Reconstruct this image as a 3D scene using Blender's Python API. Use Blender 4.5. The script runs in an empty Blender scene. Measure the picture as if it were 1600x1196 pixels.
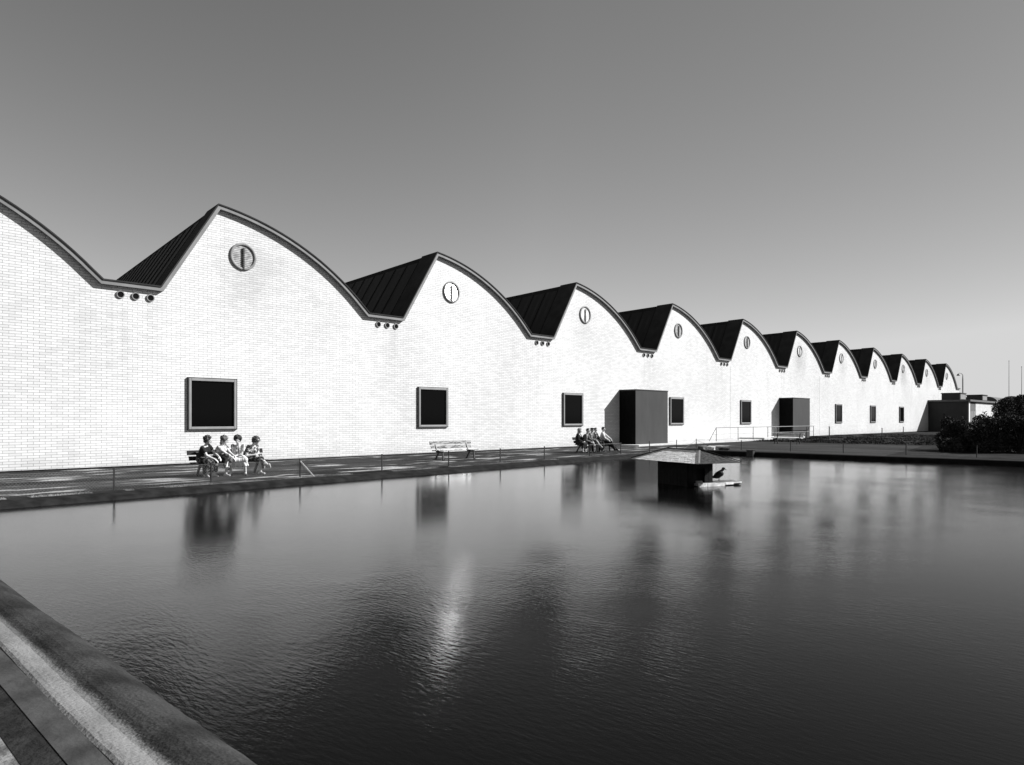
import bpy, bmesh, math, random
import numpy as np
from mathutils import Vector, Matrix, Quaternion

C = bpy.context.scene
COL = C.collection
R = math.radians

# ------------------------------------------------------------------ camera, sky, sun, exposure
cam_d = bpy.data.cameras.new('camera')
cam = bpy.data.objects.new('camera', cam_d); COL.objects.link(cam)
cam.location = (0, 0, 1.8)
cam.rotation_euler = (R(90), 0, R(44.03))
cam_d.sensor_width = 36; cam_d.lens = 25.0
cam_d.shift_y = 57 / 1600
cam_d.clip_start = 0.05; cam_d.clip_end = 6000
C.camera = cam

SUN = Vector((1.36, 1.75, 1.40)).normalized()          # towards the sun
sun_el = math.asin(SUN.z)
sun_az = math.atan2(SUN.x, SUN.y)                      # from +Y towards +X

SKY_REF = 1.7598     # radiance of the upper sky, before strength
w = bpy.data.worlds.new('World'); C.world = w; w.use_nodes = True
nt = w.node_tree; nt.nodes.clear()
sky = nt.nodes.new('ShaderNodeTexSky'); sky.sky_type = 'NISHITA'
sky.sun_disc = False; sky.sun_elevation = sun_el; sky.sun_rotation = sun_az
sky.altitude = 0; sky.air_density = 1.0; sky.dust_density = 0.6; sky.ozone_density = 1.0
# black and white film: the sky is seen in grey (mostly its red and green light)
sep = nt.nodes.new('ShaderNodeSeparateColor'); nt.links.new(sky.outputs[0], sep.inputs[0])
def mth(op, a, b):
    n = nt.nodes.new('ShaderNodeMath'); n.operation = op
    for i, v in enumerate((a, b)):
        if isinstance(v, (int, float)): n.inputs[i].default_value = v
        else: nt.links.new(v, n.inputs[i])
    return n.outputs[0]
grey = mth('ADD', mth('MULTIPLY', sep.outputs[0], 0.40), mth('ADD', mth('MULTIPLY', sep.outputs[1], 0.35), mth('MULTIPLY', sep.outputs[2], 0.12)))
# sky shaped by hand: dimmed towards the sun's side and capped to cut fill
tcw = nt.nodes.new('ShaderNodeTexCoord')
dt = nt.nodes.new('ShaderNodeVectorMath'); dt.operation = 'DOT_PRODUCT'; nt.links.new(tcw.outputs['Generated'], dt.inputs[0])
sh_ = Vector((SUN.x, SUN.y, 0)).normalized(); dt.inputs[1].default_value = sh_
az = mth('SUBTRACT', 1.0, mth('MULTIPLY', mth('MAXIMUM', mth('SUBTRACT', dt.outputs['Value'], 0.17), 0.0), 0.65))
zen = SKY_REF
grey = mth('MULTIPLY', mth('MULTIPLY', mth('POWER', mth('DIVIDE', grey, 1.6256), 1.27), zen * 1.08), az)
grey = mth('MINIMUM', grey, zen * 3.55)
cmb = nt.nodes.new('ShaderNodeCombineColor')
for i in range(3): nt.links.new(grey, cmb.inputs[i])
bg = nt.nodes.new('ShaderNodeBackground'); bg.inputs[1].default_value = 0.055
nt.links.new(cmb.outputs[0], bg.inputs[0])
wo = nt.nodes.new('ShaderNodeOutputWorld'); nt.links.new(bg.outputs[0], wo.inputs[0])

sd = bpy.data.lights.new('sun', 'SUN'); sd.energy = 4.6; sd.angle = R(0.5); sd.color = (1, 1, 1)
so = bpy.data.objects.new('sun', sd); COL.objects.link(so)
so.location = (20, 20, 60)
so.rotation_euler = (-SUN).to_track_quat('-Z', 'Y').to_euler()

C.view_settings.view_transform = 'Standard'
C.view_settings.look = 'None'
C.view_settings.gamma = 1.0
C.view_settings.exposure = 0.95
C.cycles.max_bounces = 8

# ------------------------------------------------------------------ helpers
def tag(o, label=None, cat=None, group=None, kind=None):
    if label: o['label'] = label
    if cat: o['category'] = cat
    if group: o['group'] = group
    if kind: o['kind'] = kind
    return o

def thing(name, label, cat, loc=(0, 0, 0), rz=0.0, group=None):
    o = bpy.data.objects.new(name, None); COL.objects.link(o)
    o.location = loc; o.rotation_euler = (0, 0, rz); o.empty_display_size = 0.2
    return tag(o, label, cat, group)

class MB:
    """collects geometry in the local space of the thing it belongs to"""
    def __init__(s, off=(0, 0, 0)):
        s.v = []; s.f = []; s.off = Vector(off)
    def add(s, vs, fs):
        n = len(s.v)
        s.v += [tuple(Vector(p) - s.off) for p in vs]
        s.f += [tuple(i + n for i in f) for f in fs]
        return s
    def box(s, x0, x1, y0, y1, z0, z1):
        return s.add([(x0,y0,z0),(x1,y0,z0),(x1,y1,z0),(x0,y1,z0),(x0,y0,z1),(x1,y0,z1),(x1,y1,z1),(x0,y1,z1)],
                     [(0,3,2,1),(4,5,6,7),(0,1,5,4),(1,2,6,5),(2,3,7,6),(3,0,4,7)])
    def beam(s, p, q, wx, wz, up=(0, 0, 1)):
        p = Vector(p); q = Vector(q); d = (q - p).normalized(); up = Vector(up)
        sx = d.cross(up)
        if sx.length < 1e-4: sx = d.cross(Vector((1, 0, 0)))
        sx.normalize(); sz = sx.cross(d).normalized()
        a = sx * wx / 2; b = sz * wz / 2
        vs = [p-a-b, p+a-b, p+a+b, p-a+b, q-a-b, q+a-b, q+a+b, q-a+b]
        return s.add(vs, [(0,1,2,3),(7,6,5,4),(0,4,5,1),(1,5,6,2),(2,6,7,3),(3,7,4,0)])
    def tube(s, pts, r, n=8, cap=True):
        pts = [Vector(p) for p in pts]; rs = r if isinstance(r, (list, tuple)) else [r] * len(pts)
        vs = []; fs = []
        prev = None
        for i, p in enumerate(pts):
            d = (pts[min(i+1, len(pts)-1)] - pts[max(i-1, 0)]).normalized()
            if prev is None:
                a = d.cross(Vector((0, 0, 1)))
                if a.length < 1e-3: a = d.cross(Vector((1, 0, 0)))
            else: a = prev - d * prev.dot(d)
            a.normalize(); prev = a; b = d.cross(a)
            for k in range(n):
                t = 2 * math.pi * k / n
                vs.append(p + (a * math.cos(t) + b * math.sin(t)) * rs[i])
        for i in range(len(pts) - 1):
            for k in range(n):
                k2 = (k + 1) % n
                fs.append((i*n+k, i*n+k2, (i+1)*n+k2, (i+1)*n+k))
        if cap:
            fs.append(tuple(range(n-1, -1, -1))); fs.append(tuple((len(pts)-1)*n + k for k in range(n)))
        return s.add(vs, fs)
    def ball(s, c, rx, ry=None, rz=None, rot=None, nu=14, nv=9):
        ry = ry or rx; rz = rz or rx; c = Vector(c); vs = []; fs = []
        for j in range(1, nv):
            t = math.pi * j / nv
            for i in range(nu):
                u = 2 * math.pi * i / nu
                p = Vector((rx*math.sin(t)*math.cos(u), ry*math.sin(t)*math.sin(u), rz*math.cos(t)))
                if rot is not None: p = rot @ p
                vs.append(c + p)
        top = Vector((0, 0, rz)); bot = Vector((0, 0, -rz))
        if rot is not None: top = rot @ top; bot = rot @ bot
        vs += [c + top, c + bot]; T = len(vs) - 2
        for j in range(nv - 2):
            for i in range(nu):
                i2 = (i + 1) % nu
                fs.append((j*nu+i, (j+1)*nu+i, (j+1)*nu+i2, j*nu+i2))
        for i in range(nu):
            i2 = (i + 1) % nu
            fs.append((T, i, i2)); fs.append((T+1, (nv-2)*nu+i2, (nv-2)*nu+i))
        return s.add(vs, fs)
    def cap(s, p, q, r0, r1, n=12):
        """a tapered limb with round ends"""
        p = Vector(p); q = Vector(q)
        s.tube([p, q], [r0, r1], n)
        s.ball(p, r0, nu=n, nv=7); s.ball(q, r1, nu=n, nv=7)
        return s
    def build(s, name, m, parent=None, smooth=False, loc=None, voxel=None, sm=2, bevel=0):
        me = bpy.data.meshes.new(name); me.from_pydata(s.v, [], s.f); me.update()
        o = bpy.data.objects.new(name, me); COL.objects.link(o)
        if voxel:
            md = o.modifiers.new('r', 'REMESH'); md.mode = 'VOXEL'; md.voxel_size = voxel; md.use_smooth_shade = True
            if sm:
                m2 = o.modifiers.new('s', 'SMOOTH'); m2.iterations = sm; m2.factor = 0.6
            dg = bpy.context.evaluated_depsgraph_get()
            nm = bpy.data.meshes.new_from_object(o.evaluated_get(dg))
            o.modifiers.clear(); o.data = nm; bpy.data.meshes.remove(me); nm.name = name; me = nm; smooth = True
        if bevel:
            md = o.modifiers.new('b', 'BEVEL'); md.width = bevel; md.segments = 2; md.limit_method = 'ANGLE'
        me.materials.clear(); me.materials.append(m)
        if smooth: me.polygons.foreach_set('use_smooth', [True] * len(me.polygons))
        if parent: o.parent = parent
        if loc is not None: o.location = loc
        return o

# ------------------------------------------------------------------ materials (all greys: a black and white photograph)
class N:
    def __init__(s, name, rough=0.7, spec=0.4):
        s.m = bpy.data.materials.new(name); s.m.use_nodes = True; s.t = s.m.node_tree
        s.b = s.t.nodes['Principled BSDF']; s.b.inputs['Roughness'].default_value = rough
        s.b.inputs['Specular IOR Level'].default_value = spec
        s.tc = s.t.nodes.new('ShaderNodeTexCoord')
    def node(s, ty, **kw):
        n = s.t.nodes.new(ty)
        for k, v in kw.items():
            if k in n.inputs: s.put(n.inputs[k], v)
            else: setattr(n, k, v)
        return n
    def put(s, inp, v):
        if isinstance(v, bpy.types.NodeSocket): s.t.links.new(v, inp)
        else: inp.default_value = v
    def mul(s, a, b, op='MULTIPLY', clamp=False):
        n = s.t.nodes.new('ShaderNodeMath'); n.operation = op; n.use_clamp = clamp
        s.put(n.inputs[0], a); s.put(n.inputs[1], b); return n.outputs[0]
    def vec(s, sc=(1, 1, 1), src='Object', loc=(0, 0, 0)):
        n = s.t.nodes.new('ShaderNodeMapping'); s.t.links.new(s.tc.outputs[src], n.inputs[0])
        n.inputs['Scale'].default_value = sc; n.inputs['Location'].default_value = loc; return n.outputs[0]
    def noise(s, scale=1, detail=3, sc=(1, 1, 1), rough=0.5, v=None, loc=(0, 0, 0)):
        n = s.t.nodes.new('ShaderNodeTexNoise'); n.inputs['Scale'].default_value = scale
        n.inputs['Detail'].default_value = detail; n.inputs['Roughness'].default_value = rough
        s.t.links.new(v or s.vec(sc, loc=loc), n.inputs['Vector']); return n.outputs['Fac']
    def ramp(s, f, a, b, lo=0.0, hi=1.0):
        n = s.t.nodes.new('ShaderNodeMapRange'); s.put(n.inputs[0], f)
        for i, v in enumerate((a, b, lo, hi)): s.put(n.inputs[i+1], v)
        n.interpolation_type = 'SMOOTHSTEP'; return n.outputs[0]
    def mix(s, f, a, b):
        n = s.t.nodes.new('ShaderNodeMix'); n.data_type = 'FLOAT'
        s.put(n.inputs[0], f); s.put(n.inputs[2], a); s.put(n.inputs[3], b); return n.outputs[0]
    def grey(s, v):
        n = s.t.nodes.new('ShaderNodeCombineColor')
        for i in range(3): s.put(n.inputs[i], v)
        s.t.links.new(n.outputs[0], s.b.inputs['Base Color'])
    def bump(s, h, dist=0.01, strength=1.0):
        n = s.t.nodes.new('ShaderNodeBump'); n.inputs['Distance'].default_value = dist
        n.inputs['Strength'].default_value = strength
        s.put(n.inputs['Height'], h); s.t.links.new(n.outputs[0], s.b.inputs['Normal'])

def simple(name, v, rough=0.7, spec=0.4, var=0.25, scale=6, bump=0.0, sc=(1, 1, 1), detail=4):
    n = N(name, rough, spec)
    f = n.noise(scale, detail, sc)
    n.grey(n.ramp(f, 0.3, 0.7, v * (1 - var), v * (1 + var)))
    if bump: n.bump(n.noise(scale * 4, 4, sc), bump)
    return n.m

M = {}
# glazed brick wall: long pale bricks, thin darker joints, a little grime
n = N('white_glazed_brick', 0.55, 0.3)
sx = n.node('ShaderNodeSeparateXYZ'); n.t.links.new(n.tc.outputs['Object'], sx.inputs[0])
cb = n.node('ShaderNodeCombineXYZ'); n.t.links.new(sx.outputs[1], cb.inputs[0]); n.t.links.new(sx.outputs[2], cb.inputs[1])
br = n.node('ShaderNodeTexBrick'); n.t.links.new(cb.outputs[0], br.inputs['Vector'])
br.offset = 0.5; br.squash = 1
for k, v in (('Scale', 1.0), ('Mortar Size', 0.0062), ('Mortar Smooth', 0.2), ('Bias', -0.15), ('Brick Width', 0.347), ('Row Height', 0.093)):
    br.inputs[k].default_value = v
br.inputs['Color1'].default_value = (0.66, 0.66, 0.66, 1); br.inputs['Color2'].default_value = (0.545, 0.545, 0.545, 1)
br.inputs['Mortar'].default_value = (0.20, 0.20, 0.20, 1)
s2 = n.node('ShaderNodeSeparateColor'); n.t.links.new(br.outputs['Color'], s2.inputs[0])
big = n.ramp(n.noise(0.22, 3, (1, 1, 0.7)), 0.35, 0.7, 1.0, 0.90)
streak = n.ramp(n.noise(1.3, 4, (1, 1, 0.09)), 0.52, 0.80, 1.0, 0.92)
spots = n.ramp(n.noise(1.7, 5, (1, 1, 1)), 0.66, 0.80, 1.0, 0.86)
# sooty patch hanging under every round ventilator (they repeat every 11.38 m)
def soot(n, sx):
    yy = n.mul(n.mul(n.mul(sx.outputs[1], 13.45 - 11.41 * 6, 'SUBTRACT'), 11.41, 'MODULO'), 11.41, 'ADD')
    yy = n.mul(yy, 11.41, 'MODULO')
    d = n.mul(n.mul(n.mul(yy, 5.69, 'ADD'), 11.41, 'MODULO'), 5.69, 'SUBTRACT')
    wob = n.mul(n.mul(n.noise(0.8, 4), 0.5, 'SUBTRACT'), 1.6)
    ad = n.mul(n.mul(d, wob, 'ADD'), 0, 'ADD'); ad = n.mul(ad, ad)
    side = n.mul(2.718, n.mul(ad, -0.55), 'POWER')
    dz = n.mul(sx.outputs[2], 7.7, 'SUBTRACT')
    vert = n.mul(2.718, n.mul(n.mul(dz, dz), -0.42), 'POWER')
    amt = n.ramp(n.noise(0.09, 1, (1, 1, 0)), 0.40, 0.62, 0.05, 1.0)
    return n.mul(1.0, n.mul(n.mul(n.mul(side, vert), amt), 0.32), 'SUBTRACT')
def runs(n, sx):
    yy = n.mul(n.mul(n.mul(sx.outputs[1], 9.3 - 11.41 * 6 - 5.705, 'SUBTRACT'), 11.41, 'MODULO'), 5.705, 'SUBTRACT')
    side = n.mul(2.718, n.mul(n.mul(yy, yy), -1.6), 'POWER')
    fade = n.mul(n.ramp(sx.outputs[2], 2.2, 6.2), n.ramp(sx.outputs[2], 6.5, 6.3))
    lines = n.ramp(n.noise(3.2, 3, (1, 1, 0.035)), 0.42, 0.66)
    return n.mul(1.0, n.mul(n.mul(n.mul(side, fade), lines), 0.13), 'SUBTRACT')
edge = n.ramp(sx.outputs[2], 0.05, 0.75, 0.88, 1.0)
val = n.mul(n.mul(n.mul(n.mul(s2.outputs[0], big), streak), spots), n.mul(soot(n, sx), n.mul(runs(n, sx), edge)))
n.grey(val)
n.bump(br.outputs['Fac'], -0.004)
M['brick'] = n.m

M['fascia'] = simple('grey_fascia', 0.17, 0.6, 0.3, 0.12, 2)
M['shell'] = simple('roofing_felt', 0.035, 0.9, 0.1, 0.2, 1.5)
n = N('dark_corrugated_glazing', 0.6, 0.15)
sx = n.node('ShaderNodeSeparateXYZ'); n.t.links.new(n.tc.outputs['Object'], sx.inputs[0])
wv = n.mul(n.mul(sx.outputs[0], 11.5), 0, 'SINE')
wv = n.t.nodes.new('ShaderNodeMath'); wv.operation = 'SINE'; n.put(wv.inputs[0], n.mul(sx.outputs[0], 10.5))
n.grey(n.mix(n.ramp(wv.outputs[0], 0.0, 0.9), 0.020, n.ramp(n.noise(0.5, 3), 0.3, 0.7, 0.016, 0.034)))
M['glazing'] = n.m
M['dark_paint'] = simple('dark_window_casing', 0.025, 0.5, 0.3)
M['light_frame'] = simple('light_window_frame', 0.22, 0.5, 0.4, 0.08, 3)
M['glass'] = simple('dark_glass', 0.003, 0.08, 0.06, 0.0)
M['black'] = simple('matt_black', 0.006, 0.9, 0.05)
M['vent_ring'] = simple('vent_ring_metal', 0.19, 0.6, 0.3, 0.2, 5)
M['louvre'] = simple('vent_louvre_white', 0.80, 0.5, 0.3, 0.05, 4)
m_ = simple('vent_louvre_bare_metal', 0.80, 0.34, 0.5, 0.05, 4); m_.node_tree.nodes['Principled BSDF'].inputs['Metallic'].default_value = 0.8; M['louvre'] = m_
M['louvre_dirty'] = simple('vent_louvre_painted', 0.60, 0.6, 0.3, 0.3, 4)
M['louvre_sooty'] = simple('vent_louvre_sooty', 0.30, 0.7, 0.2, 0.35, 5)
M['pipe'] = simple('spout_pipe', 0.20, 0.5, 0.4, 0.2, 8)
M['porch'] = simple('dark_rendered_panel', 0.038, 0.75, 0.2, 0.10, 1.6, 0.0, (1, 1, 0.35))
M['plinth'] = simple('shade_dark_plinth', 0.018, 0.8, 0.2, 0.4, 4)  # recessed plinth, shade of the wall foot put into its dark colour
M['concrete'] = simple('pale_concrete', 0.50, 0.85, 0.2, 0.12, 3, 0.004)
M['slab_grey'] = simple('slab_edge_concrete', 0.10, 0.9, 0.2, 0.2, 3)  # darker grey concrete shared by steps, joints and roofs
M['iron'] = simple('painted_iron', 0.02, 0.5, 0.4, 0.3, 20)
M['galv'] = simple('galvanised_wire', 0.15, 0.45, 0.5, 0.2, 30)
M['white_paint'] = simple('white_painted_steel', 0.75, 0.5, 0.4, 0.08, 10)
n = N('weathered_pale_bench_wood', 0.25, 0.4)
f = n.noise(3.0, 5, (6, 1.2, 6)); g = n.noise(14, 3, (4, 0.6, 4))
n.grey(n.mul(n.ramp(f, 0.36, 0.56, 0.05, 0.19), n.ramp(g, 0.3, 0.7, 0.8, 1.05))); n.put(n.b.inputs['Specular IOR Level'], n.ramp(f, 0.44, 0.60, 0.10, 0.45)); M['bench_pale'] = n.m
n = N('dark_bench_wood', 0.8, 0.12)
n.grey(n.ramp(n.noise(4, 4, (6, 1, 6)), 0.35, 0.65, 0.012, 0.03)); M['bench_dark'] = n.m
M['bench_grey'] = simple('grey_bench_wood', 0.5, 0.5, 0.4, 0.25, 3)
M['leaf'] = simple('leaf', 0.028, 0.8, 0.1, 0.4, 2)
M['leaf_lit'] = simple('leaf_pale', 0.055, 0.8, 0.1, 0.4, 2)
M['bark'] = simple('bark', 0.05, 0.9, 0.1)
M['grass'] = simple('grass_blades', 0.20, 0.8, 0.15, 0.6, 1.2)
M['grass_dark'] = simple('ground_cover_leaves', 0.03, 0.8, 0.1, 0.4, 1.0)
M['stone'] = simple('pale_stone', 0.55, 0.8, 0.2, 0.2, 10)

# ------------------------------------------------------------------ the setting: ground, water, coping
def struct(o, label=None): return tag(o, label, None, None, 'structure')

WZ = -0.12
PA, PB, PC, PD = (-18.2, 1.85), (-20.4, 35.2), (7.0, 35.2), (7.0, 1.85)      # water's edge
def off(d0, d1, d2):     # outward: left bank d0, far bank d1, near bank d2
    return [(PA[0]-d0, PA[1]-d2), (PB[0]-d0, PB[1]+d1), (PC[0]+1.0, PC[1]+d1), (PD[0]+1.0, PD[1]-d2)]

n = N('earth_and_lawn', 0.95, 0.03)
a = n.noise(0.12, 5, (1, 0.5, 1)); b = n.noise(1.4, 6); c = n.noise(0.5, 4, (0.4, 1.6, 1))
n.grey(n.mul(n.mul(n.ramp(a, 0.35, 0.65, 0.010, 0.026), n.ramp(b, 0.3, 0.7, 0.65, 1.3)), n.ramp(c, 0.35, 0.65, 0.8, 1.2)))
n.bump(n.noise(9, 5), 0.03); M['ground'] = n.m
ring = off(0.62, 0.50, 0.66)
G = 3500
outer = [(-G, -G), (-G, G), (G, G), (G, -G)]
g = MB()
g.add([(x, y, -0.004) for x, y in outer] + [(x, y, -0.004) for x, y in ring],
      [(0, 1, 5, 4), (1, 2, 6, 5), (2, 3, 7, 6), (3, 0, 4, 7)])
gnd = g.build('ground', M['ground']); struct(gnd)
# make sure it faces up
bm = bmesh.new(); bm.from_mesh(gnd.data); bmesh.ops.recalc_face_normals(bm, faces=bm.faces)
if sum(f.normal.z for f in bm.faces) < 0: bmesh.ops.reverse_faces(bm, faces=bm.faces)
bm.to_mesh(gnd.data); bm.free()

# asphalt walk between the wall and the pool, with pale streaks along it
n = N('streaked_asphalt_path', 0.95, 0.04)
st = n.noise(1.0, 5, (1.5, 0.42, 1), rough=0.6); st2 = n.noise(1.0, 4, (0.8, 0.11, 1), loc=(7, 3, 0)); fine = n.noise(14, 5)
streaks = n.mul(n.ramp(st, 0.52, 0.62), n.ramp(fine, 0.3, 0.55, 0.35, 1.0))
streaks = n.mul(streaks, n.ramp(n.noise(0.5, 2, (1, 0.3, 1), loc=(4, 0, 0)), 0.40, 0.52))
base = n.mul(n.ramp(st2, 0.38, 0.62, 0.018, 0.045), n.ramp(fine, 0.3, 0.7, 0.5, 1.5))
n.grey(n.mix(streaks, base, 0.38)); n.bump(fine, 0.012)
M['path'] = n.m
p = MB(); p.add([(-28.5, -40, 0), (-19.35, -40, 0), (-19.35, 2.0, 0), (-22.35, 40.5, 0), (-22.35, 46, 0), (-28.5, 46, 0)], [(0, 1, 2, 3, 4, 5)])
struct(p.build('path', M['path']))
n = N('dry_gravel_path', 0.95, 0.04)
fine = n.noise(8, 6)
n.grey(n.mul(n.ramp(n.noise(0.35, 4, (0.5, 2, 1)), 0.35, 0.65, 0.022, 0.045), n.ramp(fine, 0.25, 0.75, 0.7, 1.3))); n.bump(fine, 0.02)
M['gravel'] = n.m
p = MB(); p.add([(-22.35, 37.3, 0.004), (-11.0, 37.3, 0.004), (-11.6, 42.0, 0.004), (-13, 52.0, 0.004), (-26, 55, 0.004), (-26, 46.004, 0.004), (-22.35, 46.004, 0.004)], [(0, 1, 2, 3, 4, 5, 6)])
struct(p.build('path', M['gravel']))

# coping round the pool: a wet dark slope rising from the water to a worn pale lip
def coping_profile(kind):
    if kind == 'far':  # steeper and higher
        return [(0.0, -0.7), (0.0, WZ-0.02), (0.03, 0.0), (0.09, 0.075), (0.18, 0.10), (0.42, 0.105), (0.50, 0.09), (0.52, -0.3)]
    if kind == 'left':
        return [(-0.05, -0.7), (0.0, WZ), (0.05, -0.075), (0.14, -0.03), (0.26, -0.002), (0.45, 0.022), (0.60, 0.024), (0.64, 0.012), (0.65, -0.3)]
    return [(-0.05, -0.7), (0.0, WZ), (0.03, -0.085), (0.08, -0.045), (0.15, -0.005), (0.23, 0.022), (0.31, 0.033), (0.38, 0.028), (0.44, 0.012), (0.475, 0.008), (0.52, 0.020), (0.58, 0.034), (0.62, 0.036), (0.645, 0.026), (0.655, 0.008), (0.66, -0.3)]
n = N('pool_coping_concrete', 0.85, 0.08)
# object z tells dark wet slope from dry lip; the border is ragged with moss
sx = n.node('ShaderNodeSeparateXYZ'); n.t.links.new(n.tc.outputs['Object'], sx.inputs[0])
rag = n.mul(n.mul(n.noise(3, 4), 0.5, 'SUBTRACT'), 0.05)
rag2 = n.mul(n.mul(n.noise(75, 5), 0.5, 'SUBTRACT'), 0.10)
zz = n.mul(n.mul(sx.outputs[1], rag, 'ADD'), rag2, 'ADD')
dry = n.ramp(zz, 1.44, 1.385)
wet = n.mul(n.ramp(n.noise(2.2, 5, (1, 1, 1)), 0.3, 0.7, 0.014, 0.042), n.ramp(n.noise(60, 3), 0.25, 0.75, 0.7, 1.35))
lip = n.mul(n.ramp(n.noise(2.5, 5), 0.3, 0.7, 0.13, 0.19), n.ramp(n.noise(70, 3), 0.25, 0.75, 0.9, 1.1))
n.grey(n.mix(dry, wet, lip)); n.bump(n.noise(35, 5), 0.012)
M['coping'] = n.m
M['coping_dark'] = simple('wet_coping_concrete', 0.016, 0.9, 0.04, 0.4, 3, 0.01)
M['coping_far'] = simple('far_coping_concrete', 0.007, 0.9, 0.1, 0.4, 3, 0.01)
def coping(pts_fn, prof, m, name='pool_coping'):
    mb = MB(); rows = []
    for d, z in prof: rows.append([(x, y, z) for x, y in pts_fn(d)])
    k = len(rows[0]); vs = [q for r in rows for q in r]; fs = []
    for i in range(len(rows) - 1):
        for j in range(k - 1):
            fs.append((i*k+j, i*k+j+1, (i+1)*k+j+1, (i+1)*k+j))
    mb.add(vs, fs); o = mb.build(name, m, smooth=False)
    bm = bmesh.new(); bm.from_mesh(o.data); bmesh.ops.recalc_face_normals(bm, faces=bm.faces)
    if sum(f.normal.z * f.calc_area() for f in bm.faces) < 0: bmesh.ops.reverse_faces(bm, faces=bm.faces)
    bm.to_mesh(o.data); bm.free()
    return struct(o)
def sub(p, q, n_=60): return [(p[0] + (q[0]-p[0])*i/n_, p[1] + (q[1]-p[1])*i/n_) for i in range(n_ + 1)]
random.seed(2)
jit = [random.uniform(-0.004, 0.004) for _ in range(400)]
def near_pts(d):
    pts = sub((PA[0]-d, PA[1]-d), (PD[0]+0.9, PD[1]-d), 200)
    return [(x, y + (jit[i] * (1 if d < 0.5 else 0.4) + 0.008 * math.sin(i * 0.23) if 0 < i < 200 else 0)) for i, (x, y) in enumerate(pts)]
coping(near_pts, coping_profile('near'), M['coping'])
coping(lambda d: sub((PA[0]-d, PA[1]-d), (PB[0]-d, PB[1]+d), 40), coping_profile('left'), M['coping_dark'])
coping(lambda d: sub((PB[0]-d, PB[1]+d), (PC[0]+0.9, PC[1]+d), 4), coping_profile('far'), M['coping_far'])
coping(lambda d: sub((PC[0]+d, PC[1]+d), (PD[0]+d, PD[1]-d), 4), coping_profile('left'), M['coping_dark'])
# paving and a dark strip painted for shadow outside the near coping, where the photographer stands
M['paving'] = simple('worn_paving', 0.045, 0.9, 0.2, 0.35, 4, 0.01)
M['shade_band'] = simple('painted_shade_band', 0.018, 0.9, 0.1, 0.4, 6, 0.02)  # near-black colour stands in for a shadow band beside the paving
q = MB(); q.box(-40, 12, 1.035, 1.195, -0.2, 0.034); struct(q.build('paving_strip', M['paving']))
q = MB(); q.box(-40, 12, 0.87, 1.035, -0.2, 0.029); struct(q.build('shade_strip', M['shade_band']))
q = MB(); q.box(-40, 12, -3.0, 0.87, -0.2, 0.026)
struct(q.build('pavement', simple('rough_gravel_pavement', 0.15, 0.9, 0.2, 0.5, 7, 0.02)))
# pool basin floor
q = MB(); q.add([(x, y, -0.65) for x, y in ((-21, 1.5), (7.5, 1.5), (7.5, 36), (-21, 36))], [(0, 1, 2, 3)])
struct(q.build('pool_floor', simple('pool_floor_mud', 0.01, 0.9, 0.1)))

# water: dark, still pond with faint ripples; nearly all of what one sees is reflection
n = N('pond_water', 0.115, 0.5)
n.b.inputs['Base Color'].default_value = (0.002, 0.002, 0.002, 1)
n.b.inputs['IOR'].default_value = 1.18
v = n.node('ShaderNodeMapping'); n.t.links.new(n.tc.outputs['Object'], v.inputs[0])
v.inputs['Rotation'].default_value = (0, 0, R(-44)); v.inputs['Scale'].default_value = (0.55, 1.7, 1)
r1 = n.noise(15.0, 3, v=v.outputs[0], rough=0.6)
v2 = n.node('ShaderNodeMapping'); n.t.links.new(n.tc.outputs['Object'], v2.inputs[0])
v2.inputs['Rotation'].default_value = (0, 0, R(-30)); v2.inputs['Scale'].default_value = (0.6, 1.4, 1)
r2 = n.noise(0.9, 2, v=v2.outputs[0])
calm = n.mul(n.ramp(n.noise(0.16, 2, (1, 1, 1), loc=(3, 1, 0)), 0.35, 0.62, 0.40, 1.0), n.ramp(n.noise(0.55, 3, (1, 1, 1), loc=(1, 5, 0)), 0.35, 0.65, 0.55, 1.15))
wx = n.node('ShaderNodeSeparateXYZ'); n.t.links.new(n.tc.outputs['Object'], wx.inputs[0])
calm = n.mul(n.mul(calm, n.ramp(wx.outputs[0], -9.5, -5.5, 0.45, 1.0)), n.mul(n.ramp(wx.outputs[0], -4.2, -1.5, 1.0, 0.35), n.ramp(wx.outputs[1], 3.5, 10.0, 1.9, 0.95)))   # a lee under the near right bank
h = n.mul(n.mul(r1, 0.0040), n.mul(r2, 0.0028), 'ADD')
n.bump(n.mul(h, calm), 1.0)
M['water'] = n.m
q = MB(); q.add([(PA[0]-0.02, PA[1]-0.02, WZ), (PD[0], PD[1]-0.02, WZ), (PC[0], PC[1]+0.02, WZ), (PB[0]-0.02, PB[1]+0.02, WZ)], [(0, 1, 2, 3)])
struct(q.build('water', M['water']))

# ------------------------------------------------------------------ the factory: sawtooth shells over one long brick wall
L = 11.41; P0 = 12.36; XW = -28.5; XF = -28.33; ZV = 6.80; ZP = 10.40; XB = -78.0
K0, K1 = -3, 10
def bay_pts(k):
    P = P0 + L * k
    pts = [(P - 4.2, ZV), (P - 2.2, ZV)]
    a = Vector((P, ZP)); b = Vector((P + 7.18, ZV)); ch = (b - a).length; s = 0.70
    Rr = ch * ch / (8 * s) + s / 2; mid = (a + b) / 2; d = (b - a).normalized(); nn = Vector((d.y, -d.x))
    if nn.y > 0: nn = -nn
    cen = mid + nn * (Rr - s)
    a0 = math.atan2(a.y - cen.y, a.x - cen.x); a1 = math.atan2(b.y - cen.y, b.x - cen.x)
    for i in range(21):
        t = a0 + (a1 - a0) * i / 20
        pts.append((cen.x + Rr * math.cos(t), cen.y + Rr * math.sin(t)))
    return pts          # 23 points; the last is the next bay's first
line = []
idx = []
for k in range(K0, K1 + 1):
    bp = bay_pts(k); idx.append(len(line)); line += bp[:-1]
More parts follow.
